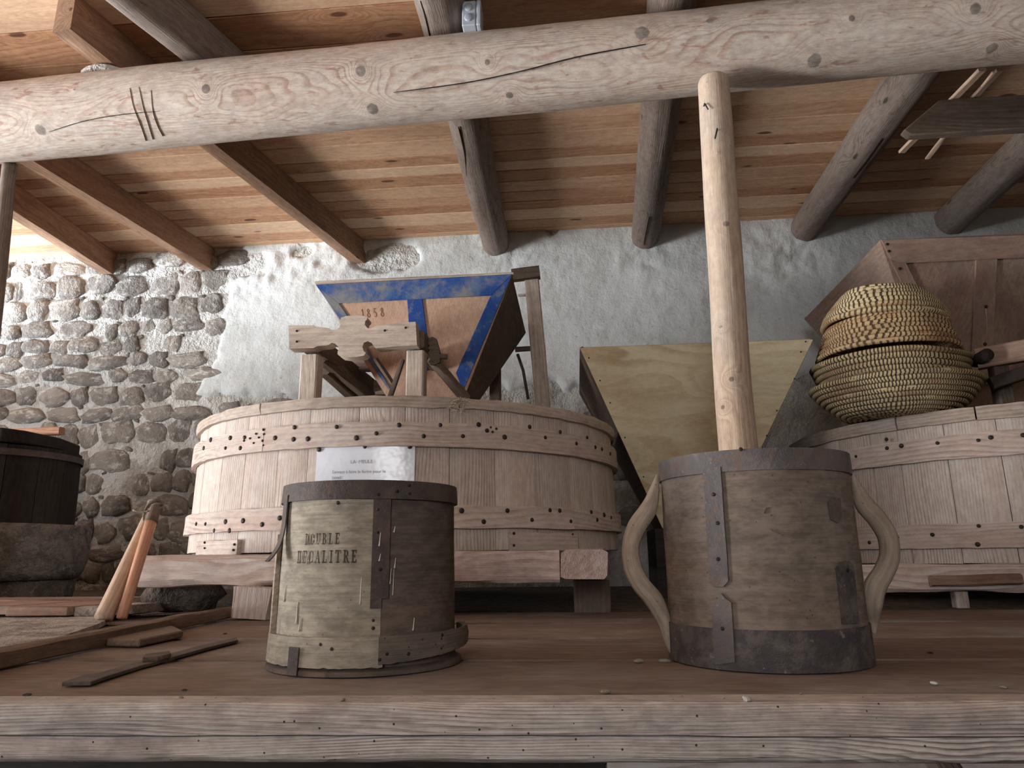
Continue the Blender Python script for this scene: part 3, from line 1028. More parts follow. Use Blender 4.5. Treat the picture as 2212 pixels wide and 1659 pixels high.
# ------------------------------------------------------------------ shelf (long plank bench)
SF = lambda x: 0.985 + 0.028 * x / 0.7       # front edge line y(x)
EDGE_T = 0.074
shelf = thing('plank_bench', (0.3, 1.6, FLOOR_Z), 'long wooden plank bench with a thick weathered front edge carrying the measures', 'bench')
rows = [(None, 1.385), (1.385, 1.745), (1.745, 2.13), (2.13, 2.56)]
for i, (a, b) in enumerate(rows):
    xa, xb = (-1.6, -1.8, -2.0, -2.15)[i], 3.0
    n = 140
    V, G = [], []
    for k in range(n + 1):
        x = xa + (xb - xa) * k / n
        y0 = (SF(x) + 0.050) if a is None else a + 0.005 + 0.02 * x + 0.0015 * nz(x * 3, i)
        y1 = b - 0.003 + 0.02 * x + 0.0015 * nz(x * 3, i + 20)
        for j in range(9):
            t = j / 8
            yy = y0 + (y1 - y0) * t
            zz = 0.0010 * nz(x * 6, yy * 9, i) - (0.003 if j == 8 else 0)
            V.append((x, yy, zz - 0.0012 - 0.0011 * i))
            G.append((x, yy, 0.0))
        V.append((x, y1, -0.03))
        G.append((x, y1, 0.03))
        V.append((x, y0, -0.03))
        G.append((x, y0, 0.03))
    Fc = grid_faces(n + 1, 11) + [tuple(range(10, -1, -1)), tuple(range(n * 11, (n + 1) * 11))]
    obj('plank', V, Fc, M['shelf_top'], shelf, gc=G, smooth=False)
# heavy front edge: upper and lower half split by a long crack
for nm, zt, zb_, f0 in (('front_edge', 0.0, -0.0385, 0.0), ('front_edge', -0.0405, -EDGE_T, 0.004)):
    n = 420
    V, G = [], []
    for k in range(n + 1):
        x = -1.6 + 4.6 * k / n
        y0 = SF(x) + f0
        sag = 0.0018 * nz(x * 3.0, 7.0, zt) + 0.0015 * nz(x * 14.0, 2.0, zt)
        w_top = 0.0035 * nz(x * 7.0, 1.0) + 0.003 * nz(x * 30.0, 4.0)
        crk = 0.0035 * nz(x * 1.3, 31.0) + 0.0012 * nz(x * 12.0, 33.0)
        zt_, zbb = (zt, zb_ + crk) if zt == 0.0 else (zt + crk, zb_)
        top_in = 0.006 if zt == 0 else 0.001
        bot_in = 0.001 if zt == 0 else 0.010
        chip = max(0.0, nz(x * 9.0, 5.0)) * 0.010 if zt == 0 else 0.0
        chb = max(0.0, nz(x * 7.0, 15.0)) * 0.010 if zt != 0 else 0.0
        prof = [(y0 + 0.052, zt_), (y0 + top_in + chip + max(w_top, 0), zt_ - 0.0006), (y0 + 0.001 + w_top * 0.3, zt_ - 0.007 - chip * 0.4), (y0 + sag, (zt_ * 2 + zbb) / 3),
                (y0 + sag * 0.4 - 0.001, (zt_ + zbb * 2) / 3), (y0 + 0.001, zbb + 0.006 + chb * 0.5), (y0 + bot_in + chb, zbb), (y0 + 0.052, zbb)]
        for (yy, zz) in prof:
            V.append((x, yy, zz))
            G.append((x, zz * 1.0, yy - y0))
    m = 8
    Fc = grid_faces(n + 1, m) + [tuple(range(m - 1, -1, -1)), tuple(range(n * m, (n + 1) * m))]
    obj(nm, V, Fc, M['shelf_edge'], shelf, gc=G)
for (x, yy) in ((-1.4, 1.15), (0.19, 1.16), (2.4, 1.2), (-1.9, 2.3), (2.4, 2.3), (0.30, 2.3)):
    beam('leg', (x, yy, FLOOR_Z), (x, yy, -0.075 if yy < 1.5 else -0.031), 0.030 if yy < 1.5 else 0.07, 0.05, M['dark_wood'], shelf, n=4)
beam('brace', (0.52, 1.35, -0.032), (0.95, 1.35, -0.80), 0.05, 0.04, M['dark_wood'], shelf, n=4)
V, Fc = box_vf(0.05, 3.0, 1.75, 1.79, FLOOR_Z, -0.031)
obj('back_panel', V, Fc, M['sill_pale'], shelf)
V, Fc = box_vf(-1.8, 0.045, 1.75, 1.79, FLOOR_Z, -0.031)
obj('back_panel', V, Fc, M['black_wood'], shelf)  # black sheet added to keep the space under the bench dark

# rear platform on which vats and wall-side things stand
rear = boxes('rear_platform', [(-5.5, 4.5, 2.62, 4.69, FLOOR_Z, -0.012)], M['rubble'])
struct(rear)
rear.name = 'floor_platform'


# ------------------------------------------------------------------ millstone vats
def make_vat(cx, cy, R, zs, label, seed, joints_up, joints_low, rim_joints, mat_band='vat_band', nails=True):
    """zs: bottom, low band z0 z1, up band z0 z1, stave top, rim top"""
    rnd = random.Random(seed)
    bands = []
    zb, l0, l1, u0, u1, st, rt = zs
    v = thing('millstone_vat', (cx, cy, zb), label, 'vat')
    ns = 40
    edges = [0.0]
    while edges[-1] < 2 * pi - 0.09:
        edges.append(edges[-1] + rnd.uniform(0.115, 0.20))
    edges[-1] = 2 * pi
    off = rnd.uniform(0, 0.2)
    for a, b in zip(edges, edges[1:]):
        arc('stave', cx, cy, zb + rnd.uniform(-.004, .004), st, R, R - 0.012, 0.03, off + a + 0.0012, off + b - 0.0012, M['vat_pine'], v, n=5, nzs=2, vert=True, jit=0.001, seed=a * 7)
    for (z0, z1, js, dr) in ((l0, l1, joints_low, 0.024), (u0, u1, joints_up, 0.018)):
        for a, b in zip(js, js[1:] + [js[0] + 2 * pi]):
            bd = arc('band', cx, cy, z0, z1, R + dr - 0.003, R + dr - 0.006, 0.02, a + 0.0016, b - 0.0016, mat_band and M[mat_band], v, n=max(8, int((b - a) / 0.05)), nzs=2, jit=0.0015, seed=z0 + a, edge=0.004)
            bands.append((z0, z1, a, b, bd))
    for a, b in zip(rim_joints, rim_joints[1:] + [rim_joints[0] + 2 * pi]):
        arc('rim', cx, cy, st - 0.006, rt, R + 0.003, R + 0.006, 0.085, a + 0.003, b - 0.003, M['vat_rim'], v, n=max(8, int((b - a) / 0.05)), nzs=2, jit=0.004, seed=a + 3, edge=0.005, bulge=0.004)
    lathe('lid', cx, cy, [(R - 0.07, st - 0.04), (R - 0.07, st - 0.012)], M['vat_rim'], v, n=64, smooth=False)
    return v, bands


LVX, LVY, LVR = -0.770, 3.328, 0.952
ZL = (0.205, 0.278, 0.354, 0.556, 0.641, 0.703, 0.735)
rj = [on_cyl(565, 880, LVX, LVY, LVR)[0], on_cyl(993, 858, LVX, LVY, LVR)[0], 1.35, 2.6, 3.9, 4.75]
vat, lbands = make_vat(LVX, LVY, LVR, ZL, 'pale pine millstone vat with the white notice and blue hopper', 5, [on_cyl(575, 950, LVX, LVY, LVR)[0], 1.75, 3.6], [-1.9, 0.9, 3.0], rj)
UPN = [(487, 968), (497, 946), (528, 945), (519, 968), (594, 946), (636, 923), (634, 949), (665, 948), (727, 922), (770, 946), (813, 936), (862, 918), (915, 942), (951, 918), (1000, 942), (1034, 917),
       (1052, 930), (1090, 944), (1144, 922), (1178, 945), (1210, 933), (1245, 958), (1268, 945), (1300, 970), (1286, 966), (1318, 980), (455, 950), (440, 968)]
nails_on_drum(UPN, LVX, LVY, LVR + 0.014, vat, bands=lbands)
nails_on_drum([(527, 952), (540, 947), (548, 957), (559, 945), (567, 952), (569, 962), (569, 928), (553, 937), (570, 938), (1060, 923), (1064, 933), (1072, 926)], LVX, LVY, LVR + 0.014, vat, NAIL_S, bands=lbands)
LOWN = [(424, 1132), (444, 1132), (487, 1127), (525, 1125), (566, 1133), (604, 1119), (463, 1146), (496, 1146), (997, 1103), (1045, 1127), (1096, 1103), (1149, 1123), (1188, 1102), (1209, 1103), (1277, 1106), (1233, 1126),
        (1305, 1112), (1290, 1123), (1320, 1118)]
nails_on_drum(LOWN, LVX, LVY, LVR + 0.020, vat, bands=lbands)
# cleats and repair board at the foot of the vat
for (xa, ya, xb, yb) in ((433, 1166, 522, 1199), (1098, 1152, 1240, 1190)):
    ta, za = on_cyl(xa, yb, LVX, LVY, LVR)
    tb, zb_ = on_cyl(xb, ya, LVX, LVY, LVR)
    arc('cleat', LVX, LVY, za, zb_, LVR + 0.018, LVR + 0.018, 0.02, ta, tb, M['vat_band'], vat, n=6, jit=0.002, edge=0.004)
nails_on_drum([(442, 1172), (442, 1184), (506, 1176), (504, 1188), (1110, 1152), (1110, 1178), (1237, 1154)], LVX, LVY, LVR + 0.020, vat, NAIL_S)
# sills carrying the vat
sy = 2.30
a, b = atY(296, 1231, sy), atY(1215, 1222, sy)
o = beam('sill_beam', (a[0], sy + 0.05, 0.148), (atY(600, 1230, sy)[0], sy + 0.05, 0.148), 0.10, 0.098, M['sill_pale'], n=24, jit=0.012, ch=0.018)
tag(o, 'pale thick sill beam with a rounded worn end under the vat', 'beam', kind='thing')
o = beam('sill_beam', (atY(603, 1230, sy)[0], sy + 0.09, 0.150), (b[0] - 0.01, sy + 0.09, 0.150), 0.10, 0.100, M['sill_red'], n=24, jit=0.006, ch=0.01)  # shade cast by the stencilled measure is put into this darker reddish tone
tag(o, 'reddish sill beam under the vat, behind the stencilled measure', 'beam', kind='thing')
c0 = atY(1262, 1215, 2.16)
o = beam('cross_sill', (c0[0], 2.16, c0[2] - 0.005), (c0[0] + 0.05, 3.6, c0[2] - 0.005), 0.135, 0.088, M['sill_red'], n=24, jit=0.010, ch=0.012)
tag(o, 'rough reddish cross sill with its end grain facing out, between the measures', 'beam', kind='thing')
lx = atZ(535, 1338, 0.0)
o = beam('support_block', (lx[0], lx[1] + 0.06, 0.001), (lx[0] + 0.006, lx[1] + 0.06, 0.096), 0.125, 0.11, M['sill_pale'], n=8, jit=0.010, ch=0.010, up=(0, 1, 0), taper=1.08)
tag(o, 'short pale wooden block under the worn sill beam', 'block')
for (x, yy, z, s, lb) in ((360, 1300, 0.0, (.15, .11, .10), 'dark rubble stone wedged under the worn end of the sill'),):
    p = atY(365, 1295, 2.42)
    v, f_ = lump(4.4, nr=14)
    v = np.array(v) * np.array([0.26, 0.10, 0.115])
    o = obj('rubble_stone', v + np.array([p[0], 2.50, 0.062]), f_, M['rubble'], smooth=True)
    tag(o, lb, 'stone')
for (px_, py_, lb) in (((1252), 1280, 'dark wooden leg block under the cross sill, beside the crooked handle'), ((840), 1290, 'dark leg block under the reddish sill, hidden behind the stencilled measure')):
    p = atY(px_, py_, 2.52)
    o = beam('leg_block', (p[0] + 0.04, 2.58, -0.01), (p[0] + 0.04, 2.58, 0.098), 0.12, 0.10, M['dark_wood'], n=6, jit=0.006, up=(0, 1, 0))
    tag(o, lb, 'block')
# dark rolled support peeping out at the left foot of the vat
p = atY(416, 1180, 2.85)
o = lathe('roller', p[0] + 0.02, 2.92, [(0.045, 0.10), (0.05, 0.12), (0.05, 0.27), (0.04, 0.28)], M['iron_grey'], n=24)
tag(o, 'short grey iron spindle under the left foot of the vat', 'spindle')

RVX, RVY, RVR = 2.085, 3.71, 0.952
zz = [on_cyl(2150, y_, RVX, RVY, RVR)[1] for y_ in (1217, 1183, 1128, 985, 932, 900, 874)]
ZR = tuple(zz)
rj = [on_cyl(1935, 900, RVX, RVY, RVR)[0], on_cyl(2105, 880, RVX, RVY, RVR)[0], 0.6, 1.8, 3.1, 4.4]
vat_r, rbands = make_vat(RVX, RVY, RVR, ZR, 'brown pine millstone vat carrying the straw baskets', 9, [0.9, 2.9, 4.8], [1.2, 3.1, 4.9], rj)
nails_on_drum([(1849, 986), (1916, 968), (1947, 963), (1915, 949), (2025, 957), (2113, 951), (2140, 945), (2210, 940)], RVX, RVY, RVR + 0.014, vat_r, bands=rbands)
nails_on_drum([(1878, 1172), (1938, 1161), (2014, 1155), (2114, 1136), (2112, 1176), (2206, 1138)], RVX, RVY, RVR + 0.020, vat_r, bands=rbands)
s0 = atY(1840, 1245, 2.70)
zt_, zb_ = atY(2100, 1218, 2.70)[2], atY(2100, 1277, 2.70)[2]
o = beam('sill_beam', (s0[0], 2.74, (zt_ + zb_) / 2), (s0[0] + 1.6, 2.74, (zt_ + zb_) / 2 - 0.01), 0.10, zt_ - zb_, M['sill_pale'], n=30, jit=0.008, ch=0.012)
tag(o, 'pale sill beam under the vat with the straw baskets', 'beam', kind='thing')
p = atY(2010, 1255, 2.67)
o = beam('wood_sliver', p, p + np.array([0.30, 0.0, 0.004]), 0.02, 0.035, M['board_wood'], n=8, jit=0.004)
tag(o, 'reddish wood sliver nailed along the pale sill beam', 'wood strip')
for (px_, lb) in ((2080, 'small pale chock under the sill of the brown vat'), (2260, 'dark chock at the edge under the brown vat')):
    p = atY(px_, 1286, 2.72)
    o = beam('chock', (p[0], 2.75, -0.012), (p[0], 2.75, zb_ - 0.002), 0.04, 0.05, M['stand_wood'], n=4, up=(0, 1, 0))
    tag(o, lb, 'block')

# ------------------------------------------------------------------ white notice on the vat
NR = LVR + 0.003
t0, zt_ = on_cyl(685, 962, LVX, LVY, NR)
t1, _z = on_cyl(897, 958, LVX, LVY, NR)
NH = (t1 - t0) * NR * 0.70
notice = thing('notice', (LVX + NR * sin((t0 + t1) / 2), LVY - NR * cos((t0 + t1) / 2), zt_ - NH), 'white laminated notice pinned to the pale vat', 'sign')
sheet = arc('sheet', LVX, LVY, zt_ - NH, zt_, NR + 0.0015, NR, 0.0012, t0, t1, M['paper'], notice, n=24, nzs=12, jit=0.0012, seed=4)


def text_mesh(body, size):
    cu = bpy.data.curves.new('text', 'FONT')
    cu.body = body
    cu.size = size
    cu.resolution_u = 2
    o = bpy.data.objects.new('text', cu)
    COL.objects.link(o)
    dg = bpy.context.evaluated_depsgraph_get()
    dg.update()
    me = o.evaluated_get(dg).to_mesh()
    V = [tuple(v.co) for v in me.vertices]
    Fc = [tuple(p.vertices) for p in me.polygons]
    o.evaluated_get(dg).to_mesh_clear()
    bpy.data.objects.remove(o)
    bpy.data.curves.remove(cu)
    return V, Fc


def drum_text(name, polys, mat, parent, cx, cy, R, th0, z0):
    V, Fc = polys
    W = [(cx + R * sin(th0 + x / R), cy - R * cos(th0 + x / R), z0 + y_) for (x, y_, *_r) in V]
    return obj(name, W, Fc, mat, parent)


for (body, px_, py_, size) in (('LA  MEULE', 757, 1001, 0.0165), ('Servant à faire la farine pour le', 717, 1023, 0.0150), ('bétail', 717, 1035, 0.0150)):
    th, z = on_cyl(px_, py_, LVX, LVY, NR + 0.003)
    drum_text('lettering', text_mesh(body, size), M['ink_grey'], sheet, LVX, LVY, NR + 0.0030, th, z)
nails_on_drum([(689, 971), (788, 965), (885, 964)], LVX, LVY, NR + 0.003, sheet, name='drawing_pin')

# ------------------------------------------------------------------ blue hopper on the left vat
def hopper(name, label, x0, x1, y0, y1, zt, bx0, bx1, by0, by1, zb, side_mat, thick, front_mat=None, axis_front=(1, 0, 0), bow=0.0):
    h = thing(name, ((x0 + x1) / 2, (y0 + y1) / 2, zb), label, 'hopper')
    T = [(x0, y0), (x1, y0), (x1, y1), (x0, y1)]
    Bq = [(bx0, by0), (bx1, by0), (bx1, by1), (bx0, by1)]
    cen = ((x0 + x1) / 2, (y0 + y1) / 2, (zt + zb) / 2)
    parts = []
    for i, nm in enumerate(('front_panel', 'side_panel', 'back_panel', 'side_panel')):
        j = (i + 1) % 4
        q = [(T[i][0], T[i][1], zt), (T[j][0], T[j][1], zt), (Bq[j][0], Bq[j][1], zb), (Bq[i][0], Bq[i][1], zb)]
        m = front_mat if (i == 0 and front_mat is not None) else side_mat
        c = np.array(q).mean(0)
        out = c - (np.array(cen) - c)
        ax = axis_front if i in (0, 2) else (0, 1, 0)
        parts.append(plate(nm, q, thick, m, h, axis=ax, bevel=0.002, toward=out))
    return h, parts


HY = 2.88
tl, tr = atY(683, 615, HY), atY(1107, 592, HY)
HZ = (tl[2] + tr[2]) / 2
bk = atZ(1138, 719, HZ)
hx0, hx1, hy1 = tl[0], tr[0], bk[1]
hbx0, hbx1, hby0, hby1, hzb = -0.835, -0.515, 3.17, 3.42, 0.86
blue, bparts = hopper('grain_hopper', 'old blue-framed grain hopper dated 1858 above the pale vat', hx0, hx1, HY, hy1, HZ, hbx0, hbx1, hby0, hby1, hzb, M['hopper_side'], 0.018, M['hopper_panel'], (0, 0, 1))
fc = np.array([[hx0, HY, HZ], [hx1, HY, HZ], [hbx1, hby0, hzb], [hbx0, hby0, hzb]], float)


def on_face(u, w, lift=0.0):
    """u 0..1 left to right at that height, w 0..1 from top to bottom"""
    a = fc[0] + (fc[3] - fc[0]) * w
    b = fc[1] + (fc[2] - fc[1]) * w
    n = np.cross(fc[1] - fc[0], fc[3] - fc[0])
    n /= np.linalg.norm(n)
    if n[1] > 0:
        n = -n
    return a + (b - a) * u + n * lift


def face_uv(x, y_):
    """pixel -> point on the hopper's front plane"""
    n = np.cross(fc[1] - fc[0], fc[3] - fc[0])
    d = ray(x, y_)
    t = np.dot(fc[0] - EYE, n) / np.dot(d, n)
    return EYE + d * t


def face_plate(name, px, thick, mat, lift_mat_axis=(1, 0, 0), parent=None):
    P = [face_uv(x, y_) for x, y_ in px]
    return plate(name, P, thick, mat, parent or bparts[0], axis=lift_mat_axis, bevel=0.0015, toward=P[0] + np.array([0, 5.0, 0]))


face_plate('top_rail', [(683, 615), (1107, 592), (1060, 638), (733, 655)], 0.007, M['blue_dusty'])
face_plate('muntin', [(880, 647), (913, 645), (925, 738), (926, 800), (890, 800)], 0.0065, M['blue_paint'], (0, 0, 1))
face_plate('stile', [(683, 615), (733, 655), (752, 682), (848, 846), (843, 846)], 0.006, M['blue_dusty'], (0.5, 0, -0.8))
face_plate('stile', [(1107, 592), (1060, 638), (985, 805), (1000, 845)], 0.0062, M['blue_paint'], (-0.5, 0, -0.8))
# date on the left panel
def strokes(ch):
    """stencil strokes of a character in a unit box -> list of quads"""
    Q = []

    def rect(x0, y0, x1, y1):
        Q.append([(x0, y0), (x1, y0), (x1, y1), (x0, y1)])

    def bow(cx, cy, rx, ry, a0, a1, tw=0.17, n=10, tmin=0.08):
        for k in range(n):
            p = []
            for a, inn in ((a0 + (a1 - a0) * k / n, 0), (a0 + (a1 - a0) * (k + 1) / n, 0), (a0 + (a1 - a0) * (k + 1) / n, 1), (a0 + (a1 - a0) * k / n, 1)):
                t = tmin + (tw - tmin) * abs(cos(a))
                p.append((cx + (rx - inn * t) * cos(a), cy + (ry - inn * min(t, 0.07)) * sin(a)))
            Q.append(p)
    T_, H_ = 0.19, 0.10
    if ch == 'D':
        rect(.10, 0, .10 + T_, 1); rect(0, 0, .4, H_); rect(0, 1 - H_, .4, 1); bow(.34, .5, .36, .5, -pi / 2, pi / 2, T_)
    elif ch == 'O':
        bow(.35, .5, .35, .5, 0.2, 2 * pi - 0.2, T_, 22)
    elif ch == 'U':
        rect(.08, .3, .08 + T_, 1); rect(.52, .3, .60, 1); rect(0, 1 - H_, .34, 1); rect(.44, 1 - H_, .70, 1); bow(.34, .32, .26, .32, pi, 2 * pi, .12)
    elif ch == 'B':
        rect(.10, 0, .10 + T_, 1); rect(0, 0, .4, H_); rect(0, 1 - H_, .4, 1); rect(.2, .48, .42, .54); bow(.36, .755, .27, .245, -pi / 2, pi / 2, T_); bow(.38, .255, .30, .255, -pi / 2, pi / 2, T_)
    elif ch == 'L':
        rect(.12, 0, .12 + T_, 1); rect(0, 1 - H_, .42, 1); rect(0, 0, .64, H_); rect(.56, 0, .64, .3)
    elif ch == 'E':
        rect(.10, 0, .10 + T_, 1); rect(0, 0, .64, H_); rect(0, 1 - H_, .62, 1); rect(.56, 0, .64, .28); rect(.54, .74, .62, 1); rect(.2, .47, .46, .54); rect(.42, .38, .48, .64)
    elif ch == 'C':
        bow(.38, .5, .36, .5, 0.75, 2 * pi - 0.75, T_, 18); rect(.60, .66, .67, 1); rect(.60, .05, .66, .28)
    elif ch == 'A':
        Q.append([(.30, 1), (.44, 1), (.70, 0), (.52, 0)]); Q.append([(.32, 1), (.38, 1), (.14, 0), (.06, 0)]); rect(.18, .32, .56, .38); rect(-.02, 0, .24, H_); rect(.44, 0, .78, H_)
    elif ch == 'I':
        rect(.12, 0, .12 + T_, 1); rect(0, 0, .42, H_); rect(0, 1 - H_, .42, 1)
    elif ch == 'T':
        rect(.28, 0, .28 + T_, 1); rect(.16, 0, .58, H_); rect(0, 1 - H_, .74, 1); rect(0, .72, .07, 1); rect(.67, .72, .74, 1)
    elif ch == 'R':
        rect(.10, 0, .10 + T_, 1); rect(0, 0, .40, H_); rect(0, 1 - H_, .4, 1); rect(.2, .46, .42, .52); bow(.36, .74, .28, .26, -pi / 2, pi / 2, T_); Q.append([(.36, .48), (.50, .48), (.74, 0), (.56, 0)]); rect(.54, 0, .80, H_)
    elif ch == '1':
        rect(.2, 0, .34, 1); rect(.08, 0, .46, .07); Q.append([(.2, 1), (.2, .86), (.06, .78), (.06, .84)])
    elif ch == '8':
        bow(.3, .76, .22, .24, 0, 2 * pi, .14, 18); bow(.3, .26, .28, .27, 0, 2 * pi, .14, 18)
    elif ch == '5':
        rect(.08, .9, .5, 1); rect(.08, .52, .18, 1); bow(.26, .3, .28, .30, -2.4, 1.9, .14, 14)
    return Q


def word_polys(word, h, ws, gap):
    V, Fc, x = [], [], 0.0
    for ch in word:
        for q in strokes(ch):
            k = len(V)
            V += [(x + a * ws * h, b * h) for a, b in q]
            Fc.append((k, k + 1, k + 2, k + 3))
        wd = {'I': .44, '1': .5}.get(ch, .74)
        x += (wd * ws + gap) * h
    return V, Fc, x


dv, df, dw = word_polys('1858', 0.036, 0.62, 0.32)
pa = face_uv(782, 687)
pe = face_uv(838, 683)
ex = (pe - pa) / np.linalg.norm(pe - pa)
nrm = np.cross(fc[1] - fc[0], fc[3] - fc[0])
nrm /= np.linalg.norm(nrm)
nrm = nrm if nrm[1] < 0 else -nrm
ey = np.cross(nrm, ex)
ey = ey if ey[2] > 0 else -ey
sc_ = np.linalg.norm(pe - pa) / dw
obj('date', [pa + ex * x * sc_ + ey * y_ * sc_ + nrm * 0.0008 for x, y_ in dv], df, M['ink_date'], bparts[0])
# iron-dark lining along the top edge
beam('rim', (hx0 - .004, HY + 0.008, HZ + 0.006), (hx1 + .004, HY + 0.008, HZ + 0.006), 0.024, 0.012, M['stand_wood'], blue, n=10, jit=0.002)

# hopper stand: two front posts with a fretted cross-piece, rails running back, rear posts
FY = 2.70
stand = thing('hopper_stand', (-0.70, 3.2, ZL[5] - 0.012), 'pale wooden hopper stand with a violin-shaped cross-piece on the vat', 'stand')
zl = ZL[5] - 0.012
pz = atY(665, 765, FY)[2]
for (xa, xb) in ((646, 683), (876, 914)):
    a, b = atY(xa, 810, FY)[0], atY(xb, 810, FY)[0]
    beam('post', ((a + b) / 2, FY + 0.04, zl), ((a + b) / 2, FY + 0.04, pz), b - a, 0.075, M['stand_wood'], stand, n=6, jit=0.0015, up=(0, 1, 0))
# fretted outline from the photograph, real board 45 mm thick
prof = [(145, 545), (330, 545), (345, 555), (440, 565), (455, 578), (490, 578), (515, 560), (518, 545), (512, 520), (525, 490), (560, 478), (640, 473), (690, 478), (715, 490), (712, 505), (700, 515), (697, 540), (715, 565),
        (740, 570), (755, 562), (775, 550), (800, 548), (830, 545), (925, 528), (1065, 520), (1075, 690), (930, 697), (780, 710), (760, 695), (745, 670), (720, 660), (690, 672), (680, 700), (688, 730), (705, 745), (690, 765),
        (640, 775), (580, 778), (520, 770), (500, 755), (500, 735), (508, 720), (505, 700), (480, 675), (455, 672), (440, 685), (420, 690), (350, 697), (325, 710), (150, 715)]
prof = [(580 + x / 3.352, 540 + y_ / 3.352) for x, y_ in prof]
CY = FY - 0.045
cp = plate('cross_piece', [atY(x, y_, CY) for x, y_ in prof], 0.06, M['stand_wood'], stand, axis=(1, 0, 0), bevel=0.0, toward=(0, 0, 1))
for (x, y_) in ((641, 715), (641, 738), (831, 714), (876, 708)):
    p = atY(x, y_, CY)
    inst('nail', NAIL_S, p, cp, scale=(1.1, 1, 1.1))
capz = atY(660, 757, FY)[2]
for (xa, xb) in ((627, 690), (872, 915)):
    a, b = atY(xa, 765, CY)[0], atY(xb, 765, CY)[0]
    beam('side_rail', ((a + b) / 2, CY + 0.062, capz + 0.035), ((a + b) / 2 + 0.02, 3.95, capz + 0.035), 0.07 if xa < 700 else 0.055, 0.075, M['dark_wood'], stand, n=8, jit=0.003)
# shoe below the hopper: inner frame, cross-bar, two struts
iz = capz + 0.02
a, b = atY(690, 765, 2.80), atY(880, 765, 2.80)
za = atY(765, 790, 3.25)[2]
beam('cross_bar', (atY(755, 782, 3.25)[0], 3.25, za), (atY(885, 782, 3.25)[0], 3.25, za), 0.05, 0.06, M['sill_red'], stand, n=6)
za2 = atY(765, 838, 3.5)[2]
beam('cross_bar', (atY(760, 838, 3.5)[0], 3.5, za2), (atY(900, 838, 3.5)[0], 3.5, za2), 0.05, 0.07, M['sill_red'], stand, n=6)
a, b = atY(694, 772, 2.85), atY(800, 858, 3.30)
beam('inner_rail', a, b, 0.045, 0.05, M['dark_wood'], stand, n=6)
a, b = atY(700, 800, 2.95), atY(775, 868, 3.35)
beam('inner_rail', a, b, 0.05, 0.04, M['dark_wood'], stand, n=6)
a, b = atY(811, 773, 2.95), atY(846, 826, 3.05)
beam('strut', a, b, 0.022, 0.016, M['dark_wood'], stand, n=6)
a, b = atY(870, 778, 2.95), atY(842, 860, 2.90)
beam('strut', a, b, 0.024, 0.018, M['dark_wood'], stand, n=6)
# toothed lever arm and its peg
a, b = atY(933, 775, 2.80), atY(1006, 862, 2.98)
beam('lever_arm', a, b, 0.045, 0.035, M['dark_wood'], stand, n=8, jit=0.003)
tooth = [(925, 732), (934, 727), (942, 731), (949, 757), (950, 782), (938, 788), (928, 786), (926, 780), (929, 776), (925, 771), (928, 767), (924, 762), (928, 757), (924, 752), (928, 747), (924, 741)]
plate('toothed_rack', [atY(x, y_, 2.79) for x, y_ in tooth], 0.03, M['dark_wood'], stand, bevel=0.0, toward=(0, 0, 1))
tube('peg', [atY(948, 770, 2.80), atY(966, 771, 2.80)], 0.011, M['dark_wood'], stand, nr=10)
# rear posts with a short cap rail and braces
RY_ = 3.62
a, b = atY(1147, 585, RY_), atY(1172, 866, RY_)
dd = (b - a) / (b[2] - a[2])
b = a + dd * (zl - a[2])
beam('post', b, a, 0.085, 0.078, M['stand_wood'], stand, n=10, jit=0.002, up=(1, 0, 0))
a, b = atY(1106, 596, RY_ - 0.05), atY(1166, 588, RY_ - 0.05)
beam('cap_rail', (a[0], RY_ - 0.05, a[2]), (b[0], RY_ - 0.05, a[2] + 0.012), 0.06, 0.06, M['dark_wood'], stand, n=4)
a, b = atY(1070, 815, 3.75), atY(1078, 862, 3.75)
beam('post', (a[0], 3.75, zl), (a[0], 3.75, a[2] + 0.05), 0.06, 0.06, M['dark_wood'], stand, n=4, up=(0, 1, 0))
a, b = atY(1113, 755, 3.66), atY(1146, 753, 3.66)
beam('brace', a, b, 0.02, 0.028, M['dark_wood'], stand, n=4)
tube('rod', [atY(1118, 765, 3.66), atY(1130, 800, 3.66), atY(1141, 862, 3.66)], 0.008, M['iron'], stand, nr=8)
tube('rod', [atY(1119, 638, 3.60), atY(1140, 637, 3.60)], 0.008, M['stand_wood'], stand, nr=8)
wa_ = atY(594, 855, 2.62)
o = beam('wedge', (wa_[0] + 0.01, 2.62, ZL[6] + 0.016), (wa_[0] + 0.16, 2.80, ZL[6] + 0.016), 0.05, 0.03, M['dark_wood'], n=4)
tag(o, 'dark wooden wedge lying on the pale vat, left of the stand', 'wedge')

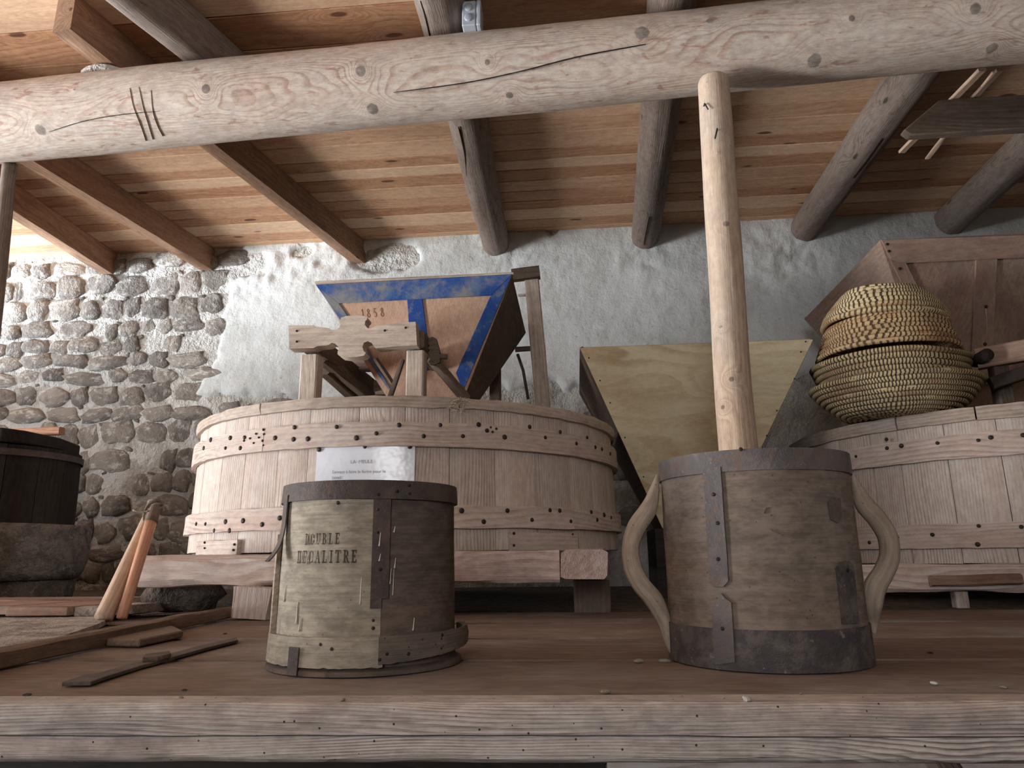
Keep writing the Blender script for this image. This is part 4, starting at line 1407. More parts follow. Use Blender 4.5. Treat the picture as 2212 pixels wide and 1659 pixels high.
# ------------------------------------------------------------------ new pale pine hopper between the vats
PY1 = 3.12
a, b = atY(1252, 757, PY1), atY(1757, 727, PY1)
pzt = (a[2] + b[2]) / 2
ph, pparts = hopper('grain_hopper', 'new pale pine hopper standing between the two vats behind the prop pole', a[0], b[0], PY1, PY1 + 0.95, pzt, 0.40, 0.68, PY1 + 0.33, PY1 + 0.63, 0.30,
                    M['pale_pine'], 0.018, None, (1, 0, 0))
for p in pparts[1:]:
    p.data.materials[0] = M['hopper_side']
o = boxes('hopper_trestle', [(0.36, 0.72, PY1 + 0.28, PY1 + 0.68, -0.012, 0.298)], M['black_wood'])
tag(o, 'dark trestle block under the new pale hopper', 'trestle')
for (x, y_) in ((1272, 773), (1296, 822), (1318, 870), (1350, 945), (1390, 1030), (1730, 760), (1716, 818), (1678, 887), (1656, 941), (1740, 738)):
    n = np.array([0, -1.0, 0])
    fcp = [np.array(v) for v in ((a[0], PY1, pzt), (b[0], PY1, pzt), (0.68, PY1 + .33, .30), (0.40, PY1 + .33, .30))]
    nn = np.cross(fcp[1] - fcp[0], fcp[3] - fcp[0])
    d = ray(x, y_)
    q = EYE + d * (np.dot(fcp[0] - EYE, nn) / np.dot(d, nn))
    inst('screw', NAIL_S, q, pparts[0], scale=(0.8, 1, 0.8))

# ------------------------------------------------------------------ dark old hopper on the right vat
DY = 3.22
a, b = atY(1900, 518, DY), atY(2212, 506, DY)
dzt = (a[2] + b[2]) / 2
bkd = atZ(1722, 690, dzt)
dx0, dx1, dy1 = a[0], a[0] + 1.15, bkd[1]
dh, dparts = hopper('grain_hopper', 'large old brown hopper behind the straw baskets', dx0, dx1, DY, dy1, dzt, 1.82, 2.22, 3.62, 3.98, 0.80, M['old_hopper'], 0.02, M['old_hopper'], (0, 0, 1))
fcd = [np.array(v, float) for v in ((dx0, DY, dzt), (dx1, DY, dzt), (2.22, 3.62, .80), (1.82, 3.62, .80))]
nd = np.cross(fcd[1] - fcd[0], fcd[3] - fcd[0])


def dface(x, y_):
    d = ray(x, y_)
    return EYE + d * (np.dot(fcd[0] - EYE, nd) / np.dot(d, nd))


def dplate(name, px, th, axis):
    P = [dface(x, y_) for x, y_ in px]
    plate(name, P, th, M['old_hopper'], dparts[0], axis=axis, bevel=0.002, toward=P[0] + np.array([0, 5.0, 0]))


dplate('top_rail', [(1900, 518), (2400, 500), (2400, 548), (1950, 568), (1922, 560)], 0.016, (1, 0, 0))
dplate('stile', [(1900, 518), (1930, 560), (1952, 562), (2090, 840), (2055, 840)], 0.014, (0.4, 0.3, -0.85))
dplate('muntin', [(2106, 553), (2152, 551), (2140, 830), (2092, 830)], 0.012, (0, 0.3, -1))
for (x, y_) in ((1913, 530), (1940, 583), (2126, 665), (2124, 745), (1917, 545)):
    inst('nail', NAIL, dface(x, y_) + np.array([0, -0.016, 0]), dparts[0])
tube('iron_pin', [dface(2126, 668) + np.array([0, -.014, 0]), dface(2128, 700) + np.array([0, -.016, 0]), dface(2126, 740) + np.array([0, -.014, 0])], 0.002, M['stand_wood'], dh, nr=6)
# side rails of its stand
ds = thing('hopper_stand', (2.0, 3.5, ZR[5] - 0.01), 'slanting rail and knob of the stand under the brown hopper', 'stand')
a, b = atY(2108, 772, 3.02), atY(2300, 770, 2.85)
beam('side_rail', (a[0], 3.02, a[2] - 0.01), (a[0] + 0.42, 2.80, a[2] + 0.02), 0.05, 0.085, M['old_hopper'], ds, n=8)
a, b = atY(2140, 830, 2.95), atY(2260, 790, 2.90)
beam('lower_rail', a, b, 0.05, 0.05, M['black_wood'], ds, n=8)
p = atY(2118, 773, 2.98)
tube('knob', [p + np.array([-.0, -.05, 0]), p + np.array([0.01, .06, 0])], 0.026, M['black_wood'], ds, nr=14)
p = atY(2170, 840, 3.0)
beam('post', (p[0], 3.02, ZR[5] - 0.01), (p[0], 3.02, atY(2170, 790, 3.02)[2]), 0.06, 0.06, M['dark_wood'], ds, n=4, up=(0, 1, 0))


# ------------------------------------------------------------------ coiled straw baskets
def basket(label, cx, cy, z0, prof, ncoil, mat, tilt=(0.0, 0.0), seed=1, egg=0.0):
    """prof = [(r, z)] from base to rim; ncoil stacked coils, each its own ring"""
    bk_ = thing('straw_basket', (cx, cy, z0), label, 'basket', 'stacked straw baskets')
    R_ = Matrix.Rotation(tilt[0], 3, 'X') @ Matrix.Rotation(tilt[1], 3, 'Y')
    P = catmull([np.array([r, z, 0.0]) for r, z in prof], 12)[:, :2]
    s = np.concatenate([[0], np.cumsum(np.linalg.norm(np.diff(P, axis=0), axis=1))])
    step = s[-1] / ncoil
    rc = step * 0.50
    pc = lambda u: (np.interp(u, s, P[:, 0]), np.interp(u, s, P[:, 1]))
    for c in range(ncoil):
        u = (c + 0.5) * step
        n = 120
        V, G = [], []
        for k in range(n):
            a = 2 * pi * k / n + pi
            wv = 0.012 * nz(cos(a) * 1.2 + seed, sin(a) * 1.2, c * 0.15 + seed)
            r, z = pc(u)
            r = r * (1 + egg * cos(2 * a)) + wv
            zz_ = z + 0.010 * nz(cos(a) + seed * 3, sin(a), seed) * (c + 1) / ncoil
            for j in range(8):
                b = 2 * pi * j / 8
                p = Vector(((r + rc * cos(b)) * sin(a), -(r + rc * cos(b)) * cos(a), zz_ + rc * sin(b)))
                p = R_ @ p
                V.append((cx + p.x, cy + p.y, z0 + p.z))
                G.append((a * r + c * 0.0371 * (1 + seed), b * rc + c * 0.02, 0.0))
        Fc = []
        for k in range(n):
            k2 = (k + 1) % n
            for j in range(8):
                j2 = (j + 1) % 8
                Fc.append((k * 8 + j, k * 8 + j2, k2 * 8 + j2, k2 * 8 + j))
        obj('coil', V, Fc, mat, bk_, gc=G, smooth=True)
    return bk_


BY_ = 3.15
zbk = ZR[6]
bxc = atY(1924, 800, BY_)[0]
zat = lambda y_: atY(1924, y_, BY_)[2]
z1, z2, z3, z4, z5, z6 = zat(836), zat(786), zat(770), zat(708), zat(706), zat(643)
basket('widest straw basket at the bottom of the stack, flaring and frayed at the rim', bxc, BY_, zbk + 0.012, [(0.06, 0.0), (0.20, 0.004), (0.27, 0.05), (0.335, z1 - zbk - 0.012)], 14, M['straw_grey'], (0.0, 0.03), 1)
basket('grey-rimmed straw basket, second from the bottom of the stack', bxc - 0.004, BY_ + 0.02, z1 - 0.045, [(0.17, 0.0), (0.26, 0.03), (0.318, z2 - z1 + 0.045)], 9, M['straw_grey'], (0.0, 0.03), 2)
basket('reddish upturned straw basket, third from the bottom of the stack', bxc - 0.002, BY_ + 0.01, z3 - 0.01, [(0.285, 0.0), (0.275, 0.04), (0.262, 0.08), (0.240, z4 - z3 + 0.005), (0.20, z4 - z3 + 0.015)], 8, M['straw_red'], (0.0, 0.02), 3)
basket('golden upturned straw basket on top of the stack', atY(1908, 700, BY_)[0], BY_ + 0.01, z5 - 0.005, [(0.248, 0.0), (0.236, 0.045), (0.205, 0.095), (0.162, z6 - z5 + 0.005), (0.12, z6 - z5 + 0.012)], 8, M['straw'], (0.0, 0.06), 4)
# grey folded scrap of basketry tucked beside the top basket
p = atY(2025, 678, 3.0)
V, G = [], []
for i in range(14):
    t = i / 13
    for k in range(10):
        a = pi * k / 9
        r = 0.055 * (1 - 0.5 * t) + 0.006 * sin(i * 3.1)
        V.append((p[0] - 0.03 + 0.075 * t + 0.02 * cos(a), p[1] + 0.02 - r * sin(a), p[2] - 0.01 + 0.02 * sin(pi * t) + r * cos(a)))
        G.append((a * 0.05, t * 0.1, 0))
Fc = grid_faces(14, 10)
o = obj('basket_scrap', V, Fc, M['straw_grey'], gc=G, smooth=True)
tag(o, 'grey scrap of coiled straw tucked beside the top basket', 'straw scrap')


# ------------------------------------------------------------------ stencilled measure (left)
AX, AY, AR = -0.388, 1.335, 0.1605
ATOP = on_cyl(800, 1036, AX, AY, AR + 0.003)[1]
zband0 = on_cyl(800, 1077, AX, AY, AR)[1]
zhoop1, zhoop0 = on_cyl(760, 1378, AX, AY, AR + 0.01)[1], 0.014
mea = thing('grain_measure', (AX, AY, 0.001), 'cylindrical wooden grain measure stencilled DOUBLE DECALITRE', 'measure')
th_s0 = on_cyl(803, 1200, AX, AY, AR)[0]
th_s1 = on_cyl(841, 1200, AX, AY, AR)[0]
seam = on_cyl(822, 1340, AX, AY, AR)[0]
pale_side = arc('pale_side', AX, AY, 0.012, ATOP - 0.004, AR + 0.0015, AR - 0.0025, 0.006, seam - 2.35, seam, M['beech_pale'], mea, n=60, nzs=6, jit=0.0012, seed=2)
dark_side = arc('dark_side', AX, AY, 0.012, ATOP - 0.004, AR, AR - 0.004, 0.006, seam - 0.02, seam + 2 * pi - 2.3, M['beech_dark'], mea, n=80, nzs=6, jit=0.0012, seed=5)
lathe('bottom', AX, AY, [(AR + 0.012, 0.001), (AR + 0.012, 0.008), (AR - 0.004, 0.014)], M['beech_dark'], mea, n=64, smooth=False)
arc('rim_band', AX, AY, zband0, ATOP, AR + 0.0030, AR + 0.0010, 0.0085, 0.9, 0.9 + 2 * pi, M['iron'], mea, n=96, nzs=3, jit=0.0008, seed=8)
# bent wooden hoop round the foot, overlapping and sprung at the right
arc('foot_hoop', AX, AY, zhoop0, zhoop1, AR + 0.012, AR + 0.010, 0.008, seam - 3.4, seam + 0.02, M['beech_pale'], mea, n=70, nzs=3, jit=0.001, seed=3, edge=0.002)
V, G = [], []
n = 60
t_a, t_b = seam - 0.02, seam + 1.75
for i in range(n + 1):
    t = i / n
    th = t_a + (t_b - t_a) * t
    lift = 0.0025 + 0.020 * max(0.0, (t - 0.30)) ** 1.3
    zlift = 0.004 + 0.018 * t + 0.002 * nz(t * 25, 1)
    for (r, z) in ((AR + 0.013 + lift, zhoop0 + zlift), (AR + 0.015 + lift, (zhoop0 + zhoop1) / 2 + zlift * 0.6), (AR + 0.012 + lift, zhoop1 + 0.002 + 0.003 * nz(t * 20, 5)), (AR + 0.003 + lift, zhoop1), (AR + 0.003 + lift, zhoop0 + zlift)):
        rr = r + 0.001 * nz(t * 30, z * 40)
        V.append((AX + rr * sin(th), AY - rr * cos(th), z))
        G.append((th * AR, z, 0))
Fc = grid_faces(n + 1, 5) + [(4, 3, 2, 1, 0), tuple(range(n * 5, n * 5 + 5))]
obj('foot_hoop', V, Fc, M['hoop_wood'], mea, gc=G)
# front iron strap with a stepped lower end
zs1 = on_cyl(815, 1310, AX, AY, AR)[1]
arc('front_strap', AX, AY, zs1 + 0.012, zband0 + 0.004, AR + 0.0028, AR + 0.0012, 0.0022, th_s0, th_s1, M['iron'], mea, n=6, nzs=8, jit=0.0006, seed=1)
arc('front_strap', AX, AY, zs1 - 0.003, zs1 + 0.0125, AR + 0.0027, AR + 0.0026, 0.0022, th_s0, th_s0 + (th_s1 - th_s0) * 0.62, M['iron'], mea, n=4, nzs=2)
nails_on_drum([(806, 1340), (806, 1357)], AX, AY, AR + 0.001, mea, NAIL_XS)
nails_on_drum([(818, 1068), (858, 1061), (884, 1048), (885, 1066), (730, 1086), (816, 1100), (816, 1150), (822, 1230)], AX, AY, AR + 0.0028, mea, NAIL_XS)
nails_on_drum([(692, 1392), (716, 1402), (836, 1412), (820, 1425), (882, 1398), (882, 1412), (953, 1380), (953, 1400), (955, 1372)], AX, AY, AR + 0.016, mea, NAIL_XS)
# loose strap curling off at the left
thl = on_cyl(620, 1120, AX, AY, AR)[0]
w_ = 0.0095
pts = []
for (z, lift) in ((zband0 + 0.012, 0.0035), (zband0 - 0.02, 0.004), (zband0 - 0.05, 0.006), (zband0 - 0.075, 0.012), (zband0 - 0.092, 0.022), (zband0 - 0.101, 0.030)):
    r = AR + lift
    pts.append((AX + r * sin(thl), AY - r * cos(thl), z))
sweep('loose_strap', catmull(pts, 5), lambda i, t, s: [(-w_, -.0011), (w_, -.0011), (w_, .0011), (-w_, .0011)], M['iron'], mea, ref=(sin(thl), -cos(thl), 0))
# small iron clip over the foot hoop
tc = on_cyl(633, 1430, AX, AY, AR + .014)[0]
zc1 = on_cyl(633, 1398, AX, AY, AR + .014)[1]
arc('clip', AX, AY, -0.0 + 0.002, zc1, AR + 0.0165, AR + 0.0145, 0.002, tc - 0.062, tc + 0.062, M['iron'], mea, n=4, nzs=3, jit=.0006)
# thin left batten standing beside the strap
tb_ = on_cyl(600, 1220, AX, AY, AR + .004)[0]
arc('side_batten', AX, AY, zhoop1, zband0 - 0.055, AR + 0.0095, AR + 0.0075, 0.008, tb_ - 0.16, tb_ + 0.03, M['handle_wood'], mea, n=5, nzs=4, jit=.001)
# stencil
for (word, px_, py_, x_end, hpx) in (('DOUBLE', 657, 1177, 737, 24), ('DECALITRE', 640, 1217, 775, 27)):
    ta, za = on_cyl(px_, py_, AX, AY, AR + .003)
    te, ze = on_cyl(x_end, py_ - 2, AX, AY, AR + .003)
    zh = on_cyl(px_, py_ - hpx, AX, AY, AR + .003)[1] - za
    dv, df, dw = word_polys(word, zh, 0.78, 0.26)
    k = (te - ta) * (AR + .0012) / dw
    hgt = sin
    zr = lambda z: AR + 0.0019 - 0.004 * (z - 0.012) / (ATOP - 0.016)
    W = []
    for (x, y_) in dv:
        R_ = AR + 0.0038 - 0.0040 * (za + y_ - 0.012) / (ATOP - 0.016)
        th = ta + x * k / AR
        W.append((AX + R_ * sin(th), AY - R_ * cos(th), za + y_ + (ze - za) * x / dw))
    obj('stencil', W, df, M['ink_brown'], pale_side)
# dried white drips
for (x, ya, yb, w0) in ((616, 1265, 1300, .0012), (643, 1300, 1348, .0016), (649, 1335, 1364, .0014), (781, 1246, 1305, .0009), (855, 1137, 1150, .0016), (852, 1230, 1286, .001), (856, 1205, 1228, .0014),
                        (822, 1150, 1180, .0014), (822, 1196, 1212, .0014), (896, 1334, 1362, .0014), (604, 1335, 1372, .0008), (664, 1190, 1219, .0009), (846, 1228, 1262, .001)):
    pts = []
    for t in np.linspace(0, 1, 7):
        th, z = on_cyl(x - 3 * t, ya + (yb - ya) * t, AX, AY, AR + 0.002)
        R_ = AR + 0.0022 if x < 800 or x > 845 else AR + 0.0032
        if x < 800 or x > 845:
            R_ = AR + 0.0018 + (0.0014 if x < 800 else 0.0) - 0.004 * z / ATOP
        pts.append((AX + R_ * sin(th), AY - R_ * cos(th), z))
    sweep('drip', pts, lambda i, t, s, w0=w0: circle(w0 * (0.45 + 0.55 * t) * (1.5 if t > 0.9 else 1.0), 6), M['drip'], pale_side if x < 800 else dark_side, smooth=True)

# ------------------------------------------------------------------ two-handled measure (right)
CX, CYc, CRr = 0.334, 1.385, 0.172
CT = on_cyl(1640, 968, CX, CYc, CRr)[1]
rb, rt_ = CRr - 0.0005, CRr - 0.0005
zu = on_cyl(1640, 1015, CX, CYc, CRr)[1]
zlw = on_cyl(1660, 1362, CX, CYc, CRr)[1]
m2 = thing('grain_measure', (CX, CYc, 0.001), 'big iron-bound wooden grain measure with two crooked branch handles', 'measure')
rad = lambda z: rb + (rt_ - rb) * (z / CT)
arc('side', CX, CYc, 0.003, CT - 0.003, rb - 0.002, rt_ - 0.002, 0.009, -2.2, -2.2 + 2 * pi, M['beech_grey'], m2, n=110, nzs=8, jit=0.0016, seed=6)
lathe('bottom', CX, CYc, [(rb - 0.002, 0.001), (rb - 0.002, 0.006), (rb - 0.02, 0.010)], M['beech_dark'], m2, n=64, smooth=False)
arc('rim_band', CX, CYc, zu, CT, rad(zu) + 0.0012, rad(CT) + 0.0012, 0.011, 1.9, 1.9 + 2 * pi, M['iron_grey'], m2, n=110, nzs=4, jit=0.0010, seed=2)
arc('foot_band', CX, CYc, 0.001, zlw, rad(0) + 0.0016, rad(zlw) + 0.0014, 0.004, 2.4, 2.4 + 2 * pi, M['iron_mottled'], m2, n=110, nzs=4, jit=0.0012, seed=9)


def strap(px, name, mat, lift=0.003):
    """flat iron strap with outline px on the drum"""
    P = []
    for (x, y_) in px:
        th, z = on_cyl(x, y_, CX, CYc, CRr + 0.002)
        P.append((th, z))
    V, G = [], []
    k = len(P)
    for dr in (lift, -0.002):
        for th, z in P:
            r = rad(z) + dr
            V.append((CX + r * sin(th), CYc - r * cos(th), z))
            G.append((z, th * r, dr))
    Fc = [tuple(range(k)), tuple(range(2 * k - 1, k - 1, -1))] + [(i, i + k, (i + 1) % k + k, (i + 1) % k) for i in range(k)]
    obj(name, V, Fc, mat, m2, gc=G)


strap([(1518, 1012), (1556, 1008), (1560, 1060), (1563, 1110), (1567, 1160), (1571, 1210), (1573, 1256), (1562, 1268), (1540, 1266), (1532, 1250), (1529, 1190), (1525, 1120), (1522, 1060)], 'strap', M['iron_grey'])
strap([(1558, 1282), (1565, 1290), (1580, 1302), (1583, 1345), (1588, 1430), (1546, 1436), (1541, 1390), (1541, 1345), (1541, 1310), (1549, 1296)], 'strap', M['iron_grey'], 0.0042)
strap([(1817, 1214), (1834, 1212), (1844, 1222), (1850, 1280), (1856, 1346), (1822, 1348), (1815, 1280), (1809, 1228)], 'strap', M['iron_mottled'])
strap([(1791, 1085), (1800, 1073), (1818, 1076), (1822, 1118), (1812, 1130), (1797, 1122)], 'patch_plate', M['beech_dark'], 0.0008)
for (x, y_) in ((1540, 1068), (1549, 1130), (1550, 1208), (1560, 1358), (1833, 1232), (1600, 970)):
    th, z = on_cyl(x, y_, CX, CYc, CRr + 0.004)
    r = rad(z) + 0.003
    inst('rivet', NAIL_S, (CX + r * sin(th), CYc - r * cos(th), z), m2, rot=(0, 0, th), scale=(0.75, 0.4, 0.75))
# dents and stains scored into the wood
for px in ([(1650, 1108), (1655, 1096), (1664, 1095), (1657, 1100), (1653, 1110)], [(1664, 1142), (1680, 1147), (1695, 1156), (1682, 1151), (1670, 1147)]):
    strap(px, 'score_mark', M['beech_dark'], -0.0004)


def branch_handle(px, radii):
    """crooked branch: pixel path at the depth of the drum's axis"""
    P = [atY(x, y_, CYc + dy) for x, y_, dy in px]
    C = catmull(P, 8)
    rr = 1.06 * np.interp(np.linspace(0, 1, len(C)), np.linspace(0, 1, len(radii)), radii)

    def sec(i, t, s):
        return [(rr[i] * (1 + 0.14 * nz(cos(a) * 1.1, sin(a) * 1.1, s * 14)) * cos(a), rr[i] * 0.95 * sin(a)) for a in [2 * pi * k / 16 for k in range(16)]]
    sweep('handle', C, sec, M['handle_wood'], m2, smooth=True)


branch_handle([(1420, 1025, 0.0), (1412, 1062, 0), (1400, 1100, -.004), (1376, 1140, -.008), (1362, 1182, -.01), (1367, 1228, -.01), (1386, 1264, -.008), (1412, 1296, -.004), (1432, 1335, 0), (1445, 1385, 0), (1451, 1412, 0)],
              [0.002, 0.010, 0.0155, 0.0165, 0.0150, 0.0155, 0.0165, 0.0165, 0.013, 0.008, 0.003])
branch_handle([(1842, 1022, 0.01), (1852, 1060, 0.01), (1868, 1092, 0), (1896, 1122, 0), (1918, 1158, 0), (1921, 1200, 0), (1908, 1236, 0), (1890, 1268, 0), (1884, 1305, 0), (1886, 1340, 0.01), (1889, 1370, 0.01)],
              [0.002, 0.012, 0.0165, 0.0165, 0.0165, 0.0160, 0.0165, 0.0185, 0.0165, 0.010, 0.003])

# ------------------------------------------------------------------ things lying at the left
# squared bar lying along the bench
ba, bb = atZ(0, 1445, 0.0), atZ(490, 1335, 0.0)
dv_ = (bb - ba) / np.linalg.norm(bb - ba)
ba2 = ba - dv_ * 0.20
bh = 0.034
o = beam('squared_bar', (ba2[0], ba2[1], bh / 2 + 0.001), (bb[0], bb[1], bh / 2 + 0.001), 0.032, bh, M['bar_wood'], n=26, jit=0.004, ch=0.004)
tag(o, 'long squared wooden bar lying slantwise on the bench at the left', 'bar')
# pale rough stone slab behind it
sl = [atZ(x, y_, 0.0) for x, y_ in ((-120, 1422), (-10, 1424), (120, 1392), (205, 1362), (238, 1346), (200, 1338), (100, 1341), (0, 1343), (-120, 1348))]
V = []
for i, p in enumerate(sl):
    V.append((p[0], p[1], 0.001))
for i, p in enumerate(sl):
    V.append((p[0] + 0.006 * nz(i, 3), p[1] + 0.006 * nz(i, 9), 0.014 + 0.004 * nz(i * 2.2, 1)))
k = len(sl)
c_ = np.mean(np.array(V[k:]), 0)
V.append(tuple(c_))
Fc = [tuple(range(k - 1, -1, -1))] + [(i, (i + 1) % k, (i + 1) % k + k, i + k) for i in range(k)] + [(i + k, (i + 1) % k + k, 2 * k) for i in range(k)]
o = obj('stone_slab', V, Fc, M['rough_slab'])
tag(o, 'pale rough stone slab between the squared bar and the broken boards', 'slab')
# boards with broken ends on low packing
bz = 0.052
groups = [((-420, 1320), (28, 1318)), ((-300, 1306), (150, 1312)), ((0, 1330), (232, 1322))]
for i, (x0, x1, yf, yb_, zt, lb) in enumerate(((-150, 24, 2.19, 2.44, 0.048, 'broken brown board ending at the left edge of the picture'),
                                               (12, 150, 2.17, 2.44, 0.046, 'broken brown board with a notched end beside the pale stub'),
                                               (-150, 236, 2.46, 2.62, 0.052, 'brown board lying behind the broken boards'),
                                               (160, 238, 2.20, 2.44, 0.042, 'short pale split stub of wood beside the flail'))):
    a, b = atY(x0, 1320, yf)[0], atY(x1, 1320, yf)[0]
    P = []
    for (x, y_) in ((a, yf), (b - 0.01, yf + 0.004), (b - 0.004, yf + (yb_ - yf) * .3), (b + 0.02, yf + (yb_ - yf) * .34), (b + 0.05, yb_), (a, yb_)):
        P.append((x, y_, zt))
    P = [(x, y_, zt) for (x, y_, zt) in P]
    o = plate('loose_board', P, 0.028, M['board_wood'] if i != 3 else M['rough_slab'], axis=(1, 0, 0), bevel=0.002, toward=(0, 2.3, 5))
    tag(o, lb, 'board', 'loose boards at the left')
V, Fc = box_vf(atY(-140, 1330, 2.25)[0], atY(215, 1330, 2.25)[0], 2.24, 2.60, 0.001, 0.0138)
o = obj('packing_board', V, Fc, M['black_wood'])
tag(o, 'dark packing board under the broken boards', 'board')
# stone hand mill with a near-black wooden tub
qx, qy = atY(-70, 1190, 3.14)[0], 3.24
qr = atY(116, 1190, 3.14)[0] - qx
zq0, zq1 = 0.10, atY(100, 1132, 3.14)[2]
o = lathe('mill_stone', qx, qy, [(qr * 0.93, zq0), (qr * 0.98, zq0 + 0.03), (qr * 1.0, zq0 + 0.10), (qr * 1.01, zq1 - 0.02), (qr * 0.98, zq1)], M['mill_stone'], n=48, jit=0.012, seed=3)
tag(o, 'grey round stone trough under the near-black tub at the left edge', 'stone trough')
o = lathe('plinth_stone', qx, qy, [(qr * 0.9, -0.012), (qr * 0.92, 0.02), (qr * 0.9, zq0 - 0.002)], M['rubble'], n=40, jit=0.015, seed=8)
tag(o, 'dark stone plinth below the round stone trough', 'stone')
tub = thing('wooden_tub', (qx, qy, zq1), 'near-black wooden tub standing on the round stone trough', 'tub')
zt1 = atY(90, 968, 3.14)[2]
ne = 16
rt1 = (atY(104, 1060, 3.14)[0] - qx) * 0.985
for k in range(ne):
    arc('stave', qx, qy, zq1 + 0.002, zt1 + 0.006 * nz(k * 1.9, 2), rt1, rt1 * 0.985, 0.03, 2 * pi * k / ne + 0.004, 2 * pi * (k + 1) / ne - 0.004, M['black_wood'], tub, n=4, nzs=2, vert=True, jit=0.006, seed=k)
arc('hoop', qx, qy, zt1 - 0.05, zt1 - 0.02, rt1 + 0.006, rt1 + 0.006, 0.005, 0, 2 * pi - 0.001, M['iron'], tub, n=60)
p0_, p1_ = atY(-260, 940, 3.1), atY(70, 948, 3.1)
zb_ = zt1 + 0.008
V = [(p0_[0], 2.96, zb_), (p1_[0] - 0.03, 2.95, zb_), (p1_[0] + 0.01, 3.04, zb_), (p1_[0] + 0.02, 3.26, zb_), (p1_[0] - 0.05, 3.50, zb_), (p0_[0], 3.50, zb_)]
o = plate('tub_cover', V, 0.06, M['black_wood'], axis=(1, 0, 0), bevel=0.006, toward=(qx, 3, -5))
tag(o, 'thick black plank lid lying on the near-black tub', 'lid')
# pale batten end showing behind the tub
p = atY(134, 931, 3.72)
o = beam('batten', (p[0] - 0.9, 3.74, p[2]), (p[0], 3.72, p[2]), 0.05, 0.042, M['stick_orange'], n=6, jit=0.002)
tag(o, 'pale orange batten sticking out behind the tub lid', 'batten')
o = boxes('batten_rest', [(p[0] - 0.75, p[0] - 0.35, 3.66, 3.84, -0.012, p[2] - 0.022)], M['black_wood'])
tag(o, 'dark upright block behind the tub carrying the batten', 'block')

# flail: two sticks tied with a thong
fl = thing('flail', tuple(atZ(240, 1342, 0.016)), 'wooden threshing flail leaning on the worn sill end', 'flail')
fa, fb = atY(222, 1350, 2.05), atY(320, 1118, 2.235)
fa[2] = max(fa[2], 0.02)
tube('handle', lerp_pts(fa, fb, 10), 0.026, M['stick_wood'], fl, nr=18, r1=0.017)
ga_, gb_ = atY(262, 1342, 2.06), atY(340, 1082, 2.225)
ga_[2] = max(ga_[2], 0.02)
mid = ga_ + (gb_ - ga_) * 0.80
tube('swingle', lerp_pts(ga_, mid, 8), 0.015, M['stick_orange'], fl, nr=16, r1=0.018)
tube('cap', lerp_pts(mid, gb_, 5), 0.0205, M['bar_wood'], fl, nr=16, r1=0.016)
for k in range(3):
    c0 = gb_ + np.array([-0.004 + 0.003 * k, -0.004, -0.004 - 0.012 * k])
    pts = [c0 + np.array([0.021 * cos(t), -0.019 * sin(t), 0.006 * sin(t * 1.3 + k)]) for t in np.linspace(0, 2 * pi, 14)]
    tube('thong', pts, 0.0045, M['leather'], fl, nr=7)
th_ = [atY(338, 1082, 2.21), atY(322, 1088, 2.20), atY(313, 1105, 2.20), atY(310, 1122, 2.20), atY(316, 1132, 2.20)]
tube('thong', th_, 0.004, M['leather'], fl, nr=7, sub=5)
tube('thong', [atY(322, 1104, 2.19), atY(304, 1106, 2.19), atY(287, 1102, 2.19)], 0.003, M['leather'], fl, nr=6, sub=5)

# chunk of wood and bent iron bar
c_ = [atZ(x, y_, 0.0) for x, y_ in ((228, 1397), (300, 1399), (395, 1378), (372, 1366), (300, 1372))]
o = plate('wood_chunk', [(p[0], p[1], 0.001) for p in c_], 0.016, M['bar_wood'], axis=(0.3, 1, 0), bevel=0.003, toward=(0, 0, -5))
tag(o, 'flat splintered wood chunk lying in front of the squared bar', 'wood scrap')
c_ = [atZ(x, y_, 0.0) for x, y_ in ((132, 1484), (195, 1483), (222, 1473), (312, 1444), (330, 1440), (440, 1408), (514, 1389), (510, 1383), (430, 1402), (365, 1420), (305, 1436), (215, 1462), (180, 1468))]
o = plate('iron_bar', [(p[0], p[1], 0.001) for p in c_], 0.006, M['iron'], axis=(0.2, 1, 0), bevel=0.001, toward=(0, 0, -5))
tag(o, 'thin cranked flat iron bar lying on the front plank', 'iron bar')
c_ = [atZ(x, y_, 0.001) for x, y_ in ((306, 1438), (312, 1430), (365, 1423), (368, 1429), (340, 1436))]
o = plate('bark_flake', [(p[0], p[1], 0.0072) for p in c_], 0.008, M['dark_wood'], bevel=0.001, toward=(0, 0, -5))
tag(o, 'dark crumbly flake resting on the iron bar', 'flake')
# crumbs of plaster and grit on the bench
rnd = random.Random(3)
cv, cf = lump(2.2, nr=7)
cv = np.array(cv)
crumb = {m_: mesh_data('crumb', cv, cf, M[m_], cv * 0.02, True) for m_ in ('drip', 'rubble', 'beech_pale')}
spots = [(1308, 1497, 'beech_pale', .010, 'pale'), (1612, 1514, 'drip', .012, 'white'), (1730, 1500, 'beech_pale', .005, 'tiny pale'), (2018, 1478, 'drip', .008, 'white'), (2168, 1486, 'beech_pale', .007, 'pale'),
         (58, 1503, 'rubble', .007, 'dark'), (398, 1492, 'rubble', .005, 'dark'), (391, 1508, 'beech_pale', .005, 'pale'), (486, 1370, 'rubble', .006, 'dark'), (1380, 1431, 'beech_pale', .012, 'pale'), (1435, 1430, 'beech_pale', .012, 'pale'),
         (740, 1514, 'beech_pale', .006, 'tiny pale'), (2010, 1412, 'rubble', .006, 'dark'), (460, 1345, 'rubble', .008, 'dark')]
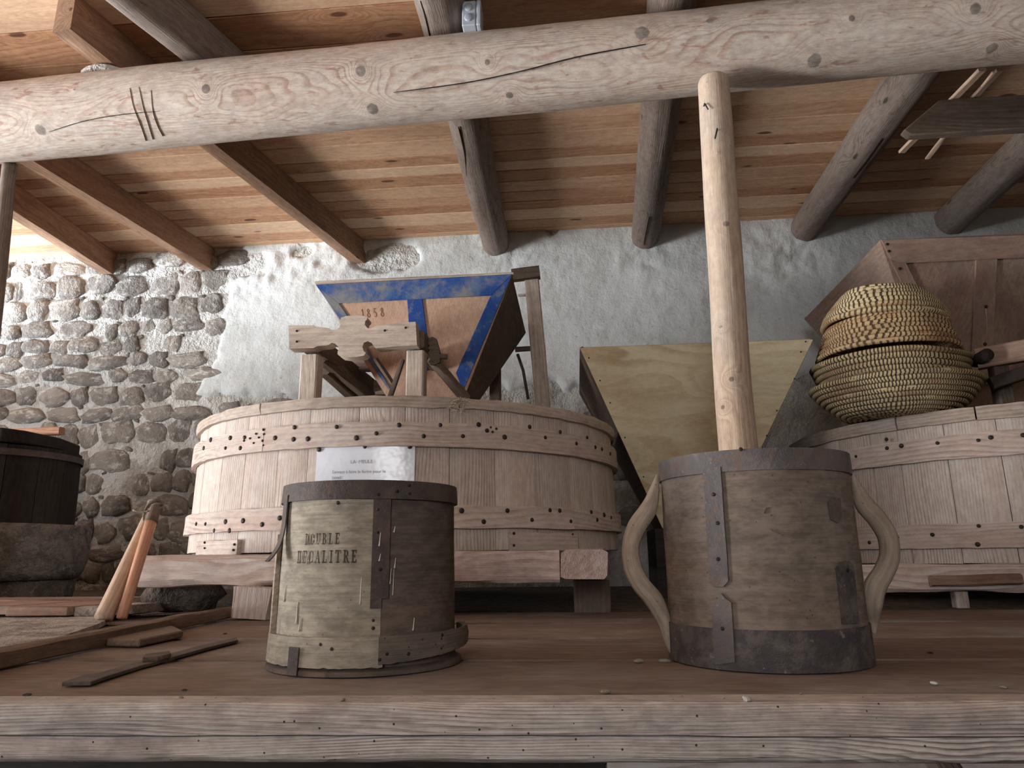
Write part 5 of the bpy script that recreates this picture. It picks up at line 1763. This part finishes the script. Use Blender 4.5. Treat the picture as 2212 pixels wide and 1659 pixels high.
near = ['on the bench edge in front of the big measure', 'on the front edge below the big measure', 'just left of the white grit on the front edge', 'on the front plank at the right', 'at the right end of the front plank', 'near the left end of the front plank',
        'on the front plank below the iron bar', 'just below the dark grit near the iron bar', 'between the iron bar and the support block', 'left of the foot of the big measure', 'touching the left foot of the big measure',
        'on the edge under the stencilled measure', 'on the seam right of the big measure', 'at the foot of the squared bar']
for (x, y_, m_, s, c), nr_ in zip(spots, near):
    p = atZ(x, y_, 0.0)
    o = inst('grit_crumb', crumb[m_], (p[0], p[1], s * 0.22), rot=(0, 0, rnd.uniform(0, 3)), scale=(s * 1.6, s * 0.4, s * 0.5))
    tag(o, c + ' crumb ' + nr_, 'crumb', 'crumbs on the bench')
# straw and cobweb tuft caught on the vat rim
V, Fc = [], []
th0, z0 = on_cyl(990, 868, LVX, LVY, LVR + .012)
for k in range(60):
    a = rnd.uniform(-.03, .03)
    z = z0 + 0.006 - rnd.uniform(0, 0.055) * rnd.random()
    L = rnd.uniform(.006, .02)
    an = rnd.uniform(0, pi)
    r = LVR + 0.010 + rnd.uniform(0, .010)
    p = np.array([LVX + r * sin(th0 + a), LVY - r * cos(th0 + a), z])
    d = np.array([cos(an) * L, rnd.uniform(-.004, .004), sin(an) * L])
    sd = np.array([0, 0, 0.0006]) if abs(cos(an)) > .7 else np.array([0.0006, 0, 0])
    b_ = len(V)
    V += [p - d + sd, p - d - sd, p + d - sd, p + d + sd]
    Fc.append((b_, b_ + 1, b_ + 2, b_ + 3))
o = obj('straw_tuft', V, Fc, M['cobweb'])
o['kind'] = 'stuff'
tag(o, 'tuft of chaff and cobweb caught on the vat rim', 'chaff')

# unseen low chest added at the left to shade the lower wall and tub
chest = thing('shade_chest', (-4.05, 3.3, FLOOR_Z), 'unseen low dark chest added beyond the left edge to shade the stone wall', 'chest')
V, Fc = box_vf(-4.30, -3.80, 2.36, 4.25, -0.012, 0.55)
obj('body', V, Fc, M['black_wood'], chest, axis=(0, 1, 0), bevel=0.006)
V, Fc = box_vf(-4.32, -3.78, 2.34, 4.27, 0.552, 0.585)
obj('lid', V, Fc, M['black_wood'], chest, axis=(0, 1, 0), bevel=0.006)
